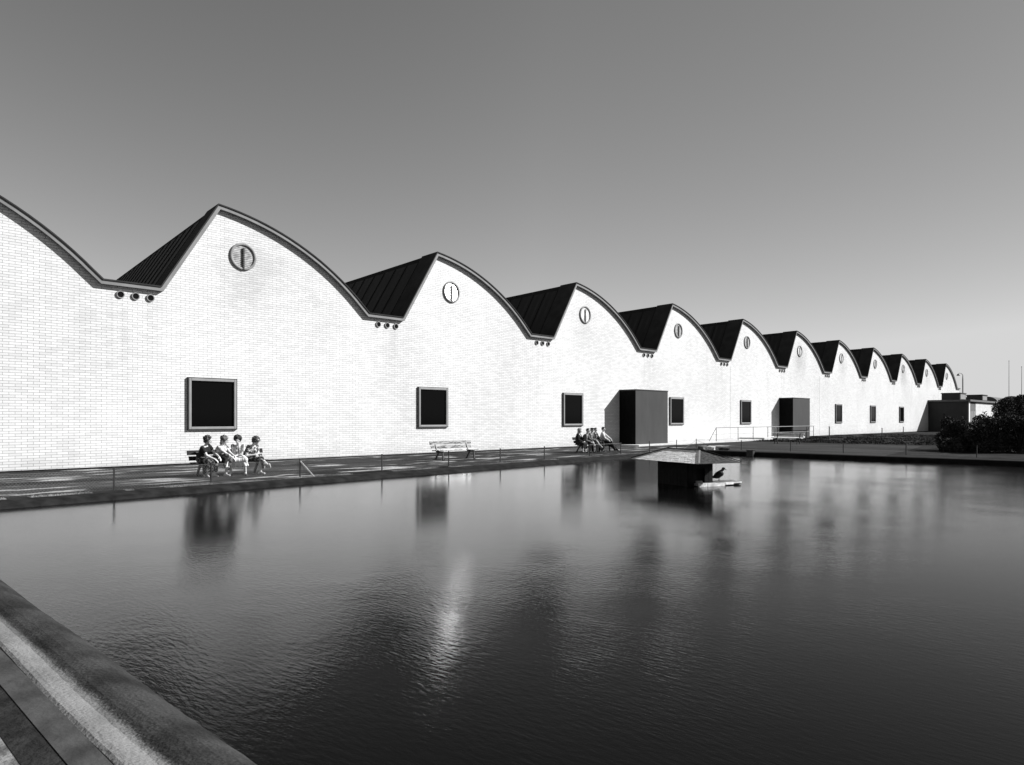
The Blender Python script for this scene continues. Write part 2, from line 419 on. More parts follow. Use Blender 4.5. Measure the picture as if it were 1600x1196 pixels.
line += [bay_pts(K1)[-1], (P0 + L * (K1 + 1) - 2.2, ZV)]
LV = [Vector(p) for p in line]
def offset(d):           # downward (into the wall) by d, mitred
    out = []
    for i, p in enumerate(LV):
        d0 = (p - LV[max(i-1, 0)]); d1 = (LV[min(i+1, len(LV)-1)] - p)
        if d0.length < 1e-6: d0 = d1
        if d1.length < 1e-6: d1 = d0
        d0.normalize(); d1.normalize()
        n0 = Vector((d0.y, -d0.x)); n1 = Vector((d1.y, -d1.x)); m = (n0 + n1).normalized()
        out.append(p + m * (d / max(0.35, m.dot(n0))))
    return out
O = {d: offset(d) for d in (0.13, -0.05, -0.049, 0.0, 0.015, 0.14, 0.165, 0.17, 0.25)}
fac = thing('factory_building', 'long white brick factory with a sawtooth row of curved roof shells', 'factory', (XW, 0, 0))
FO = (XW, 0, 0)
# main wall: one extruded silhouette
wl = O[0.13]; w_ = MB(FO)
y0, y1 = wl[0].x, wl[-1].x
nP = len(wl)
vs = [(XW, p.x, p.y) for p in wl] + [(XW, p.x, 0.07) for p in wl] + [(XW-0.35, p.x, p.y) for p in wl] + [(XW-0.35, p.x, 0.07) for p in wl]
fs = []
for i in range(nP - 1):
    fs.append((i, i + nP, i + 1 + nP, i + 1)); fs.append((i + 2*nP, i + 1 + 2*nP, i + 1 + 3*nP, i + 3*nP))
    fs.append((i, i + 1, i + 1 + 2*nP, i + 2*nP)); fs.append((i+nP, i+3*nP, i+1+3*nP, i+1+nP))
fs.append((0, 2*nP, 3*nP, nP)); fs.append((nP-1, 2*nP-1, 4*nP-1, 3*nP-1))
w_.add(vs, fs); w_.build('wall', M['brick'], fac)
# the two end walls and the back wall
e = MB(FO)
for (xa, xb, ya_, yb_) in ((XB, XW - 0.355, y1 - 0.35, y1), (XB, XW - 0.355, y0, y0 + 0.35), (XB - 0.35, XB, y0, y1)):
    q8 = [(x, y + 0.114 * (XW - x), z) for z in (0.0, 6.55) for x, y in ((xa, ya_), (xb, ya_), (xb, yb_), (xa, yb_))]
    e.add(q8, [(0, 3, 2, 1), (4, 5, 6, 7), (0, 1, 5, 4), (1, 2, 6, 5), (2, 3, 7, 6), (3, 0, 4, 7)])
e.build('rear_wall', M['brick'], fac)
e = MB(FO); e.box(XW - 0.3, XW - 0.03, y0, y1, -0.1, 0.068); e.build('plinth', M['plinth'], fac)
SK = 0.114         # the saw teeth run back slightly askew
def sy(x, y): return y + SK * max(0.0, XW - x)
def strip(mb, A, B, i0, i1, x0, x1):
    m = i1 - i0 + 1; vs = []
    for X in (x0, x1):
        for S in (A, B): vs += [(X, sy(X, S[i].x), S[i].y) for i in range(i0, i1 + 1)]
    fs = []
    for i in range(m - 1):
        a, b, c, d = i, i + m, i + 2*m, i + 3*m
        fs += [(a, a+1, b+1, b), (c, d, d+1, c+1), (a, c, c+1, a+1), (b, b+1, d+1, d)]
    fs += [(0, m, 3*m, 2*m), (m-1, 3*m-1, 4*m-1, 2*m-1)]
    mb.add(vs, fs)
for j, k in enumerate(range(K0, K1 + 1)):
    i0 = idx[j]; i1 = i0 + 22
    if k == K1: i1 = len(LV) - 1
    s_ = MB(FO); strip(s_, O[0.0], O[0.25], i0 + 2, i1, XW - 0.36, XB)
    strip(s_, O[0.0], O[0.25], i0, i0 + 1, XW - 0.36, XB)
    bay = s_.build('roof_shell', M['shell'], fac)
    c_ = MB(FO); strip(c_, O[0.0], O[0.14], i0, i1, XF, XW - 0.34); c_.build('fascia', M['fascia'], bay)
    c_ = MB(FO); strip(c_, O[-0.05], O[0.0], i0, i1, XF + 0.035, XW - 1.25); c_.build('roof_edge_flashing', M['shell'], bay)
    c_ = MB(FO); P = P0 + L * k
    a = LV[i0 + 1]; b = LV[i0 + 2]; d = (b - a).normalized(); nn = Vector((-d.y, d.x)) * 0.03
    A = a + d * 0.06 + nn; B = b - d * 0.35 + nn
    xs = np.arange(XW - 1.3, XB + 0.5, -1.2)
    strip_pts = [(A, B)]
    xa = XW - 1.26; c_.add([(xa, sy(xa, A.x), A.y), (xa, sy(xa, B.x), B.y), (XB, sy(XB, B.x), B.y), (XB, sy(XB, A.x), A.y),
            (xa, sy(xa, A.x-nn.x), A.y-nn.y), (xa, sy(xa, B.x-nn.x), B.y-nn.y)], [(0, 1, 2, 3), (0, 4, 5, 1)])
    for x in xs[:40]:
        c_.beam((x, sy(x, A.x + nn.x*.5), A.y + nn.y*.5), (x, sy(x, B.x + nn.x*.5), B.y + nn.y*.5), 0.03, 0.045, up=(0, -d.y, d.x))
    c_.build('glazing', M['glazing'], bay)
    # three round overflow spouts under each valley
    for t in (0.62, 1.14, 1.66):
        y = P - 4.2 + t; z = 6.37; pm = MB(FO); nseg = 20; rO, rI, px = 0.14, 0.108, XW + 0.05
        vs = []; fs = []
        for X, r in ((XW - 0.05, rO), (px, rO), (px, rI), (XW - 0.01, rI)):
            for q_ in range(nseg):
                tt = 2 * math.pi * q_ / nseg; vs.append((X, y + r * math.cos(tt), z + r * math.sin(tt)))
        for rr in range(3):
            for q_ in range(nseg):
                q2 = (q_ + 1) % nseg; fs.append((rr*nseg+q_, rr*nseg+q2, (rr+1)*nseg+q2, (rr+1)*nseg+q_))
        pm.add(vs, fs); sp = pm.build('overflow_spout', M['pipe'], fac)
        bmk = MB(FO); bmk.tube([(XW + 0.02, y, z), (XW + 0.03, y, z)], rI, 20); bmk.build('spout_hole', M['black'], sp)
    # round ventilator
    vy, vz = P + 1.08, 8.52
    rg = MB(FO); vs = []; fs = []; nseg = 40
    for X, r in ((XW - 0.02, 0.565), (XW + 0.05, 0.565), (XW + 0.065, 0.55), (XW + 0.065, 0.475), (XW + 0.05, 0.46), (XW - 0.02, 0.46)):
        for q_ in range(nseg):
            tt = 2 * math.pi * q_ / nseg; vs.append((X, vy + r * math.cos(tt), vz + r * math.sin(tt)))
    for rr in range(5):
        for q_ in range(nseg):
            q2 = (q_ + 1) % nseg; fs.append((rr*nseg+q_, rr*nseg+q2, (rr+1)*nseg+q2, (rr+1)*nseg+q_))
    rg.add(vs, fs); ven = rg.build('round_ventilator', M['vent_ring'], fac, smooth=True)
    lv = MB(FO); zz_ = -0.46
    while zz_ < 0.40:
        hw = math.sqrt(max(0, 0.475**2 - (zz_ + 0.03)**2))
        lv.add([(XW + 0.008, vy - hw, vz + zz_ + 0.072), (XW + 0.008, vy + hw, vz + zz_ + 0.072), (XW + 0.022, vy + hw, vz + zz_), (XW + 0.022, vy - hw, vz + zz_)], [(0, 1, 2, 3)])
        lv.add([(XW + 0.008, vy - hw, vz + zz_ - 0.002), (XW + 0.008, vy + hw, vz + zz_ - 0.002), (XW + 0.022, vy + hw, vz + zz_), (XW + 0.022, vy - hw, vz + zz_)], [(0, 1, 2, 3)])
        zz_ += 0.075
    lv.build('louvre', M['louvre_sooty'] if k in (-1, 0, 3, 4) else M['louvre_dirty'] if k != 1 else M['louvre'], ven)
    cbm = MB(FO); cbm.box(XW + 0.04, XW + 0.075, vy - 0.032, vy + 0.032, vz - 0.55, vz + 0.36)
    for q_ in range(11): cbm.box(XW + 0.074, XW + 0.09, vy - 0.034, vy + 0.034, vz - 0.54 + q_ * 0.082, vz - 0.51 + q_ * 0.082)
    cbm.build('control_bar', M['dark_paint'] if k in (0, 3, 4) else M['pipe'], ven)
    # square window
    if k not in (5, 9, 10):
        a = 11.18 + L * k + {3: 1.0, 4: 1.0, 6: 0.4, 7: 0.4, 8: 0.5}.get(k, 0); b = a + 1.98; z0, z1 = 1.36, 3.44; d_ = 0.085
        wm = MB(FO); t = 0.035
        wm.box(XW - 0.02, XW + d_, a, a + t, z0, z1); wm.box(XW - 0.02, XW + d_, b - t, b, z0, z1)
        wm.box(XW - 0.02, XW + d_, a + t, b - t, z0, z0 + t); wm.box(XW - 0.02, XW + d_, a + t, b - t, z1 - t, z1)
        win = wm.build('window', M['dark_paint'], fac)
        fm = MB(FO); a2, b2, c2, d2 = a + t, b - t, z0 + t, z1 - t; fw = 0.098; X0, X1 = XW - 0.01, XW + d_ + 0.012
        fm.box(X0, X1, a2, a2 + fw, c2, d2); fm.box(X0, X1, b2 - fw, b2, c2, d2)
        fm.box(X0, X1, a2 + fw, b2 - fw, c2, c2 + fw); fm.box(X0, X1, a2 + fw, b2 - fw, d2 - fw, d2)
        fm.build('frame', M['light_frame'], win, bevel=0.012)
        gm = MB(FO); gm.box(XW + 0.005, XW + 0.03, a2 + fw, b2 - fw, c2 + fw, d2 - fw); gm.build('pane', M['glass'], win)
# flat projecting entrance boxes
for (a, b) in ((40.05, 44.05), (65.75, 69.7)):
    pm = MB(FO); pm.box(XW - 0.05, XW + 1.32, a, b, 0.0, 3.74)
    po = pm.build('entrance_box', M['porch'], fac)
    cm = MB(FO); cm.box(XW - 0.04, XW + 1.345, a - 0.025, b + 0.025, 3.742, 3.80); cm.build('lid', M['dark_paint'], po)
    dm = MB(FO); dm.box(XW + 0.003, XW + 1.29, a - 0.012, a + 0.02, 0.06, 3.70); dm.build('side_shade_panel', M['black'], po)  # black panel that paints the shade over this whole side of the box
# thin expansion joints in the brickwork
for y in (56.0, 75.6):
    e = MB(FO); e.box(XW - 0.01, XW + 0.003, y, y + 0.025, 0.15, 6.2); e.build('expansion_joint', M['slab_grey'], fac)

# low annex at the far end
an = thing('annex_building', 'low dark flat-roofed annex at the far end of the factory', 'annex', (-25.9, 117, 0))
AO = (-25.9, 117, 0)
b_ = MB(AO); b_.box(-28.49, -23.5, 117.0, 137.0, 0, 4.28); b_.build('wall', M['porch'], an)
b_ = MB(AO); b_.box(-28.495, -23.15, 116.7, 137.3, 4.282, 4.55); b_.build('roof', M['slab_grey'], an)
for a, b, m, nm in ((117.2, 117.8, 'white_paint', 'column'), (136.3, 136.85, 'white_paint', 'column')):
    b_ = MB(AO); b_.box(-23.498, -23.42, a, b, 0, 4.28); b_.build(nm, M[m], an)
b_ = MB(AO); b_.box(-23.498, -23.44, 121.4, 133.4, 0, 4.15); b_.build('front_panel', M['concrete'], an)
for a, b in ((118.0, 121.2), (133.6, 136.1)):
    b_ = MB(AO); b_.box(-23.498, -23.46, a, b, 0.9, 4.1); w1 = b_.build('window', M['slab_grey'], an)
    b_ = MB(AO)
    for i in range(3): b_.box(-23.458, -23.44, a + 0.1 + i*(b-a)/3, a - 0.1 + (i+1)*(b-a)/3, 1.0, 2.9)
    b_.build('pane', M['pipe'], w1)
for x0, x1, a, b, z in ((-27.25, -24.9, 119.0, 122.6, 5.5), (-25.9, -23.85, 128.0, 131.5, 5.42)):
    b_ = MB(AO); b_.box(x0, x1, a, b, 4.552, z); r_ = b_.build('roof_lantern', M['porch'], an)
    b_ = MB(AO); b_.box(x0 - 0.08, x1 + 0.08, a - 0.08, b + 0.08, z + 0.002, z + 0.12); b_.build('cap', M['dark_paint'], r_)
    b_ = MB(AO); b_.box(x1 + 0.002, x1 + 0.03, a + 0.3, b - 0.3, 4.7, z - 0.1); b_.build('pane', M['light_frame'], r_)

# raised walk, ramp and railing along the wall
st_ = thing('concrete_walkway', 'pale concrete slab walkway lying along the foot of the brick wall', 'walkway', (-26.6, 55, 0))
SO = (-26.6, 55, 0)
b_ = MB(SO); b_.box(-28.42, -26.35, 39.2, 57.5, -0.1, 0.09); b_.build('slab', M['concrete'], st_, bevel=0.01)
b_ = MB(SO); b_.box(-28.42, -26.2, 57.51, 66.0, -0.1, 0.22); b_.build('landing', M['concrete'], st_, bevel=0.01)
for i in range(2):
    b_ = MB(SO); b_.box(-26.19 + 0.34*i, -25.86 + 0.34*i, 59.2, 62.4, -0.1, 0.15 - 0.07*i); b_.build('step', M['slab_grey'], st_)
rl = thing('railing', 'thin steel handrail with a sloping end in front of the far entrance', 'railing', (-26.9, 60, 0))
RO = (-26.9, 60, 0); XR = -26.75
b_ = MB(RO); b_.tube([(XR, 49.2, 0.12), (XR, 50.3, 1.13), (XR, 69.5, 1.13), (XR-0.5, 69.9, 1.13), (XR - 1.1, 70.2, 1.13)], 0.028, 8); b_.build('top_rail', M['galv'], rl)
b_ = MB(RO); b_.tube([(XR, 49.75, 0.62), (XR, 69.5, 0.62)], 0.014, 6); b_.build('mid_rail', M['galv'], rl)
for y in (50.3, 53.9, 56.6, 59.4, 61.4, 64.5, 67.8, 69.5):
    b_ = MB(RO); b_.tube([(XR, y, 0.0), (XR, y, 1.12)], 0.024, 6); b_.build('post', M['iron'], rl)

# ------------------------------------------------------------------ low wire fences round the pool
def fence_x(y): return -19.25 - 0.0735 * y
ys = [2.9 - 3.05*1, 2.87, 5.92, 8.45, 11.3, 14.55, 17.8, 20.8, 23.8, 27.4, 30.3, 33.3, 36.5, 39.1]
fw_ = thing('wire_fence', 'low chain-link fence between the asphalt walk and the pool', 'fence', (fence_x(5), 5, 0))
F0 = (fence_x(5), 5, 0)
for i, y in enumerate(ys):
    x = fence_x(y); h = 0.57
    b_ = MB(F0); b_.beam((x, y, -0.1), (x, y, h), 0.035, 0.035) if i % 3 else b_.tube([(x, y, -0.1), (x, y, h)], 0.022, 8)
    b_.box(x - 0.025, x + 0.025, y - 0.025, y + 0.025, h, h + 0.012)
    b_.build('post', M['iron'], fw_)
b_ = MB(F0)
b_.beam((fence_x(11.3), 11.3, 0.50), (fence_x(11.3) + 0.25, 11.65, 0.0), 0.035, 0.035)
tag(b_.build('brace', M['white_paint'], fw_), 'white slanting brace')
for y1_, y2_ in ((39.1, 37.6),):
    b_ = MB(F0); b_.tube([(fence_x(39.1), 39.1, 0.5), (fence_x(37.4) - 0.05, 37.5, 0.02)], 0.008, 5)
    b_.tube([(fence_x(39.1), 39.1, 0.5), (fence_x(39.1) + 1.5, 39.15, 0.02)], 0.008, 5); b_.build('stay_wire', M['galv'], fw_)
b_ = MB(F0)
for i in range(len(ys) - 1):
    p_, q_ = (fence_x(ys[i]), ys[i]), (fence_x(ys[i+1]), ys[i+1])
    if ys[i] > 11.4 and i > 4: continue
    pts = [(p_[0] + (q_[0]-p_[0])*t, p_[1] + (q_[1]-p_[1])*t, 0.545 - 0.02*math.sin(math.pi*t)) for t in np.linspace(0, 1, 7)]
    b_.tube(pts, 0.0025, 5)
for (a, b) in ((27.4, 30.3),):
    b_.tube([(fence_x(a), a, 0.545), (fence_x(b), b, 0.545)], 0.0055, 5)
b_.build('top_wire', M['galv'], fw_)
# chain link mesh in the panels nearest the camera
b_ = MB(F0); ya, yb = ys[0], 11.2; cell = 0.075; hh = 0.52
def fp(s, z): return (fence_x(s), s, 0.015 + z)
s = ya - hh
while s < yb:
    for sg in (1, -1):
        a0, a1 = (s, s + hh)
        z0_, z1_ = (0, hh) if sg > 0 else (hh, 0)
        lo, hi = max(a0, ya), min(a1, yb)
        if hi - lo > 0.02:
            f0, f1 = (lo - a0) / hh, (hi - a0) / hh
            b_.beam(fp(lo, z0_ + (z1_-z0_)*f0), fp(hi, z0_ + (z1_-z0_)*f1), 0.0022, 0.0022)
    s += cell
b_.build('wire_mesh', M['galv'], fw_)
ff = thing('wire_fence', 'row of short dark fence posts on the far bank behind the duck house', 'fence', (-13.5, 39.1, 0))
F1 = (-13.5, 39.1, 0)
xs_ = [-19.2, -16.3, -13.5, -10.5, -7.5, -4.5, -1.5]
for i, x in enumerate(xs_):
    b_ = MB(F1); b_.beam((x, 39.1, -0.1), (x, 39.1, 0.56), 0.04, 0.04); b_.build('post', M['iron'], ff)
b_ = MB(F1); b_.tube([(fence_x(39.1), 39.1, 0.54)] + [(x, 39.1, 0.54) for x in xs_], 0.005, 5); b_.build('top_wire', M['iron'], ff)
for x, y in ((-22.0, 60.5), (-19.6, 66.0), (-21.2, 78.0), (-16.5, 72.0)):
    po = MB((x, y, 0)); po.beam((x, y, -0.1), (x, y, 1.15 if y < 62 else 1.0), 0.07 if y < 62 else 0.04, 0.06); po.box(x-.05, x+.05, y-.05, y+.05, 1.15 if y < 62 else 1.0, 1.18 if y < 62 else 1.03)
    o = po.build('bed_post', M['iron'], None, loc=(x, y, 0))
    tag(o, {60.5: 'thickest short post standing before the planted beds', 66.0: 'thin post among the planted beds by the pale rail end', 78.0: 'farthest thin post in the planted beds near the wall', 72.0: 'thin post at the right of the planted beds'}[y], 'post', 'posts among the planted beds')

# ------------------------------------------------------------------ benches
def bench(label, loc, rz, length, wood, nlegs=2):
    """local: sits facing +x, runs along y, origin under the middle of the seat"""
    t = thing('park_bench', label, 'bench', loc, rz, 'benches round the pool')
    hl = length / 2
    s = MB()
    for i, x in enumerate((-0.13, 0.03, 0.19)): s.box(x - 0.07, x + 0.07, -hl, hl, 0.405 + 0.008*i, 0.445 + 0.008*i)
    s.build('seat', wood, t, bevel=0.006)
    b = MB(); tilt = math.tan(R(16))
    for z0, z1 in ((0.50, 0.635), (0.675, 0.815)):
        xa = -0.21 - (z0 - 0.45) * tilt; xb = -0.21 - (z1 - 0.45) * tilt; w_ = 0.032
        dl = 0.04 if z0 > 0.6 else 0.0
        b.add([(xa, -hl-dl, z0), (xa, hl+dl, z0), (xb, hl+dl, z1), (xb, -hl-dl, z1), (xa - w_, -hl-dl, z0), (xa - w_, hl+dl, z0), (xb - w_, hl+dl, z1), (xb - w_, -hl-dl, z1)],
              [(0,1,2,3),(7,6,5,4),(0,4,5,1),(1,5,6,2),(2,6,7,3),(3,7,4,0)])
    b.build('backrest', wood, t)
    for i in range(nlegs):
        y = -hl + 0.26 + (length - 0.52) * i / (nlegs - 1)
        l = MB()
        l.beam((0.20, y, 0.40), (0.25, y, 0.0), 0.055, 0.06, up=(1, 0, 0)); l.beam((-0.02, y, 0.39), (-0.30, y, 0.0), 0.055, 0.06, up=(1, 0, 0))
        l.beam((0.25, y, 0.375), (-0.22, y, 0.375), 0.055, 0.05)
        l.beam((-0.14, y, 0.36), (-0.235 - 0.37*tilt, y, 0.80), 0.05, 0.045, up=(1, 0, 0))
        l.beam((0.22, y, 0.018), (0.31, y, 0.018), 0.06, 0.035)
        l.build('leg', M['iron'], t)
    return t
bench('dark slatted bench close to the near window with four women sitting on it', (-22.35, 10.12, 0), 0, 2.4, M['bench_dark'])
bench('empty pale weathered bench beneath the second square window', (-23.75, 20.95, 0), 0, 2.35, M['bench_pale'])
bench('dark bench carrying five seated people in front of the near entrance', (-23.85, 31.1, 0), 0, 2.8, M['bench_dark'])
bench('empty grey bench on the far bank before the far entrance box', (-21.35, 50.6, 0), R(-90), 2.15, M['bench_grey'])

# ------------------------------------------------------------------ people
def skin(name, v): return simple(name, v, 0.55, 0.35, 0.06, 20)
SK = skin('skin_fair', 0.50); SKM = skin('skin_tan', 0.40)
HAIRD = simple('hair_dark', 0.022, 0.5, 0.5, 0.4, 60, 0.01, (1, 1, 3)); HAIRM = simple('hair_brown', 0.07, 0.5, 0.5, 0.4, 60, 0.01, (1, 1, 3))
HAIRL = simple('hair_fair', 0.20, 0.5, 0.5, 0.3, 60, 0.01, (1, 1, 3))
def cloth(name, v, v2=None, scale=14, mode='noise'):
    n = N(name, 0.9, 0.1)
    if mode == 'stripe':
        sx = n.node('ShaderNodeSeparateXYZ'); n.t.links.new(n.tc.outputs['Object'], sx.inputs[0])
        k = n.t.nodes.new('ShaderNodeMath'); k.operation = 'SINE'; n.put(k.inputs[0], n.mul(sx.outputs[1], scale))
        n.grey(n.mix(n.ramp(k.outputs[0], 0.0, 0.35), v, v2))
    elif v2 is not None: n.grey(n.mix(n.ramp(n.noise(scale, 3), 0.48, 0.56), v, v2))
    else: n.grey(n.ramp(n.noise(scale, 4), 0.3, 0.7, v*0.8, v*1.2))
    n.bump(n.noise(9, 3, (1, 1, 0.5)), 0.02)
    return n.m
EYE = simple('eye_dark', 0.02, 0.3, 0.5); LIP = simple('lips', 0.14, 0.5, 0.4)
SHOE = simple('shoe_leather', 0.05, 0.4, 0.5); SHOEL = simple('shoe_pale', 0.55, 0.5, 0.4)

def ik(a, b, l1, l2, pole):
    a = Vector(a); b = Vector(b); d = b - a; D = min(d.length, (l1 + l2) * 0.999); dn = d.normalized()
    x = (l1*l1 - l2*l2 + D*D) / (2*D); hgt = math.sqrt(max(0, l1*l1 - x*x))
    p = Vector(pole); p = p - dn * p.dot(dn); p.normalize()
    return a + dn * x + p * hgt, a + dn * D

def hand(mb, wrist, fwd, palm_n, side, sc=1.0, curl=0.5):
    """palm, four unequal bent fingers and a thumb leaving the side of the palm"""
    f = Vector(fwd).normalized(); nrm = Vector(palm_n); nrm = (nrm - f * nrm.dot(f)).normalized()
    s = f.cross(nrm) * side
    w = Vector(wrist)
    mb.cap(w, w + f*0.04*sc, 0.023*sc, 0.027*sc, 8)
    for j in (-1, 0, 1): mb.cap(w + f*0.03*sc + s*j*0.018*sc, w + f*0.082*sc + s*j*0.022*sc, 0.016*sc, 0.014*sc, 8)
    for j, ln in ((-1.5, 0.062), (-0.5, 0.076), (0.5, 0.082), (1.5, 0.072)):
        p = w + f*0.086*sc + s*j*0.019*sc; d = f + s*j*0.06; ang = 0.25 * curl
        for seg, fr in enumerate((0.45, 0.32, 0.23)):
            dd = (d * math.cos(ang) + nrm * math.sin(ang)).normalized(); q = p + dd*ln*fr*sc
            mb.cap(p, q, (0.0098 - 0.0012*seg)*sc, (0.009 - 0.0012*seg)*sc, 6); p = q; ang += 0.75 * curl
    p = w + f*0.035*sc + s*0.026*sc; q = p + (f*0.55 + s*0.75 + nrm*0.3).normalized()*0.036*sc; r = q + (f*0.9 + s*0.25 + nrm*0.45).normalized()*0.030*sc
    mb.cap(p, q, 0.0135*sc, 0.011*sc, 6); mb.cap(q, r, 0.0105*sc, 0.009*sc, 6)

def person(label, x, y, rz=0.0, sc=1.0, male=False, lean=0.3, twist=0.0, bend=0.0, hyaw=0.0, hpitch=0.0,
           hl=None, hr=None, fl=None, fr=None, kneeL=None, kneeR=None, skin_m=None, hair='curly', hair_m=None, top_m=None, skirt_m=None,
           trousers_m=None, sleeve='short', shoe_m=None, cap_m=None, scarf_m=None, seat=0.47, curl=0.6, group=None, jacket_open=None, skirt_len=0.5):
    """local frame: +x is the way the sitter faces, +y is their left; origin on the ground under the hips"""
    T = thing('person', label, 'person', (x, y, 0), rz, group)
    skin_m = skin_m or SK; hip = Vector((0, 0, seat + 0.085))
    up = Vector((math.sin(lean), bend, math.cos(lean))).normalized()
    torso = 0.47 * sc; chest = hip + up * torso * 0.62; neckb = hip + up * torso + Vector((0.012, 0, 0))
    cw, sw = math.cos(twist), math.sin(twist)
    lat = Vector((-sw, cw, 0)); lat = (lat - up * lat.dot(up)).normalized(); fwd = lat.cross(up)
    shw = (0.185 if male else 0.160) * sc
    sh = {1: neckb - up*0.045 + lat*shw, -1: neckb - up*0.045 - lat*shw}
    hy = twist + hyaw
    hd = Quaternion((0, 0, 1), hy) @ Quaternion((0, 1, 0), hpitch)
    headc = neckb + up*0.075*sc + hd @ Vector((0.035, 0, 0.105)) * sc
    HM = hd.to_matrix() * 1.0
    hipw = 0.09
    hj = {1: hip + Vector((0.02, hipw, -0.005)), -1: hip + Vector((0.02, -hipw, -0.005))}
    feet = {1: Vector(fl or (0.42, 0.12, 0.075)), -1: Vector(fr or (0.42, -0.12, 0.075))}
    kn, ank = {}, {}
    for s_ in (1, -1):
        kn[s_], ank[s_] = ik(hj[s_], feet[s_], 0.43*sc, 0.42*sc, (kneeL if s_ > 0 else kneeR) or (0.75, 0.12*s_, 0.9))
    hands = {1: Vector(hl or (0.33, 0.10, 0.60)), -1: Vector(hr or (0.33, -0.10, 0.60))}
    el, wr = {}, {}
    for s_ in (1, -1):
        el[s_], wr[s_] = ik(sh[s_], hands[s_], 0.28*sc, 0.245*sc, (-0.5, 0.55*s_, -0.6))
    mr = 1.12 if male else 1.0
    B = MB()
    # trunk, neck
    B.ball(hip + Vector((0, 0, 0.01)), 0.115*mr, 0.165, 0.10); B.cap(hip + up*0.06, hip + up*0.2*sc, 0.105*mr, 0.100*mr)
    rot = Matrix((fwd, lat, up)).transposed()
    B.ball(hip + up*0.17*sc, 0.098*mr, 0.135*mr, 0.16, rot); B.ball(chest, 0.108*mr, 0.150*mr, 0.165*sc, rot); B.ball(neckb - up*0.08, 0.085*mr, shw*0.98, 0.075, rot)
    if not male:
        for s_ in (1, -1): B.ball(chest + fwd*0.085 + lat*0.065*s_ + up*0.015, 0.05, 0.055, 0.055, rot)
    B.cap(neckb - up*0.05, headc - HM @ Vector((0.02, 0, 0.07))*sc, 0.052*mr, 0.046*mr)
    # head: cranium, face, jaw, nose, brow, ears
    HK = 1.07; H = lambda a, b, c: headc + HM @ Vector((a, b, c)) * sc * HK
    B.ball(H(-0.012, 0, 0.022), 0.092*sc, 0.074*sc, 0.088*sc, HM); B.ball(H(0.022, 0, -0.025), 0.066*sc, 0.060*sc, 0.078*sc, HM)
    B.ball(H(0.045, 0, -0.078), 0.034*sc, 0.036*sc, 0.026*sc, HM)
    B.cap(H(0.083, 0, 0.006), H(0.104, 0, -0.030), 0.008*sc, 0.0125*sc, 8); B.ball(H(0.070, 0, 0.018), 0.018*sc, 0.048*sc, 0.010*sc, HM)
    B.ball(H(0.083, 0, -0.055), 0.008*sc, 0.022*sc, 0.010*sc, HM)
    for s_ in (1, -1):
        B.ball(H(-0.005, 0.074*s_, -0.012), 0.018*sc, 0.009*sc, 0.029*sc, HM); B.ball(H(0.060, 0.034*s_, -0.022), 0.020*sc, 0.020*sc, 0.018*sc, HM)
        # arm and hand
        B.cap(sh[s_], el[s_], 0.052*mr, 0.040*mr); B.cap(el[s_], wr[s_], 0.040*mr, 0.026*mr)
        fw = (wr[s_] - el[s_]).normalized(); fw = (fw + Vector((0.1, -0.1*s_, -0.35))).normalized()
        hand(B, wr[s_], fw, Vector((0.1, -0.3*s_, -1)), -s_ if False else (1 if s_ < 0 else -1), 1.05*sc*(1.08 if male else 1), curl)
        # leg and foot
        B.cap(hj[s_], kn[s_], 0.085*mr, 0.058*mr); B.cap(kn[s_], ank[s_], 0.056*mr, 0.035)
        m_ = (kn[s_]*0.65 + ank[s_]*0.35); B.cap(kn[s_]*0.85 + ank[s_]*0.15 + Vector((-0.01,0,0)), kn[s_]*0.5 + ank[s_]*0.5 + Vector((-0.015,0,0)), 0.052, 0.044)
        shank = (ank[s_] - kn[s_]).normalized()
        td = Vector((1, 0.25*s_, 0)); td = (td - shank*td.dot(shank)*0.8)
        if ank[s_].z < 0.12: td.z = -0.16
        td.normalize(); toe = ank[s_] + td*0.155*sc
        if ank[s_].z < 0.12: toe.z = 0.028
        heel = ank[s_] + shank*0.045 - td*0.03
        if ank[s_].z < 0.12: heel.z = 0.032
        B.cap(ank[s_], heel, 0.036, 0.030, 8); B.cap(heel, toe, 0.032, 0.026, 8); B.cap(ank[s_], toe - td*0.05, 0.034, 0.026, 8)
        kn[(s_, 'td')] = (ank[s_].copy(), heel, toe)
    B.build('body', skin_m, T, voxel=0.0075, sm=2)
    F = MB()
    for s_ in (1, -1): F.ball(H(0.079, 0.030*s_, 0.000), 0.008*sc, 0.0145*sc, 0.0065*sc, HM, 8, 6)
    F.build('eyes', EYE, T, smooth=True)
    F = MB(); F.ball(H(0.087, 0, -0.056), 0.007*sc, 0.022*sc, 0.006*sc, HM, 8, 6); F.build('mouth', LIP, T, smooth=True)
    F = MB()
    for s_ in (1, -1): F.cap(H(0.083, 0.016*s_, 0.020), H(0.074, 0.045*s_, 0.021), 0.0045*sc, 0.0035*sc, 6)
    F.build('eyebrows', hair_m or HAIRD, T, smooth=True)
    # hair
    rnd = random.Random(label)
    Hh = MB()
    if hair == 'short':
        Hh.ball(H(-0.022, 0, 0.038), 0.093*sc, 0.080*sc, 0.082*sc, HM); Hh.ball(H(0.02, 0, 0.085), 0.065*sc, 0.055*sc, 0.030*sc, HM)
        Hh.ball(H(-0.055, 0, -0.01), 0.048*sc, 0.070*sc, 0.062*sc, HM)
    else:
        Hh.ball(H(-0.030, 0, 0.040), 0.112*sc, 0.106*sc, 0.102*sc, HM); Hh.ball(H(-0.06, 0, -0.02), 0.068*sc, 0.098*sc, 0.085*sc, HM)
        nb = 70 if hair == 'curly' else 36
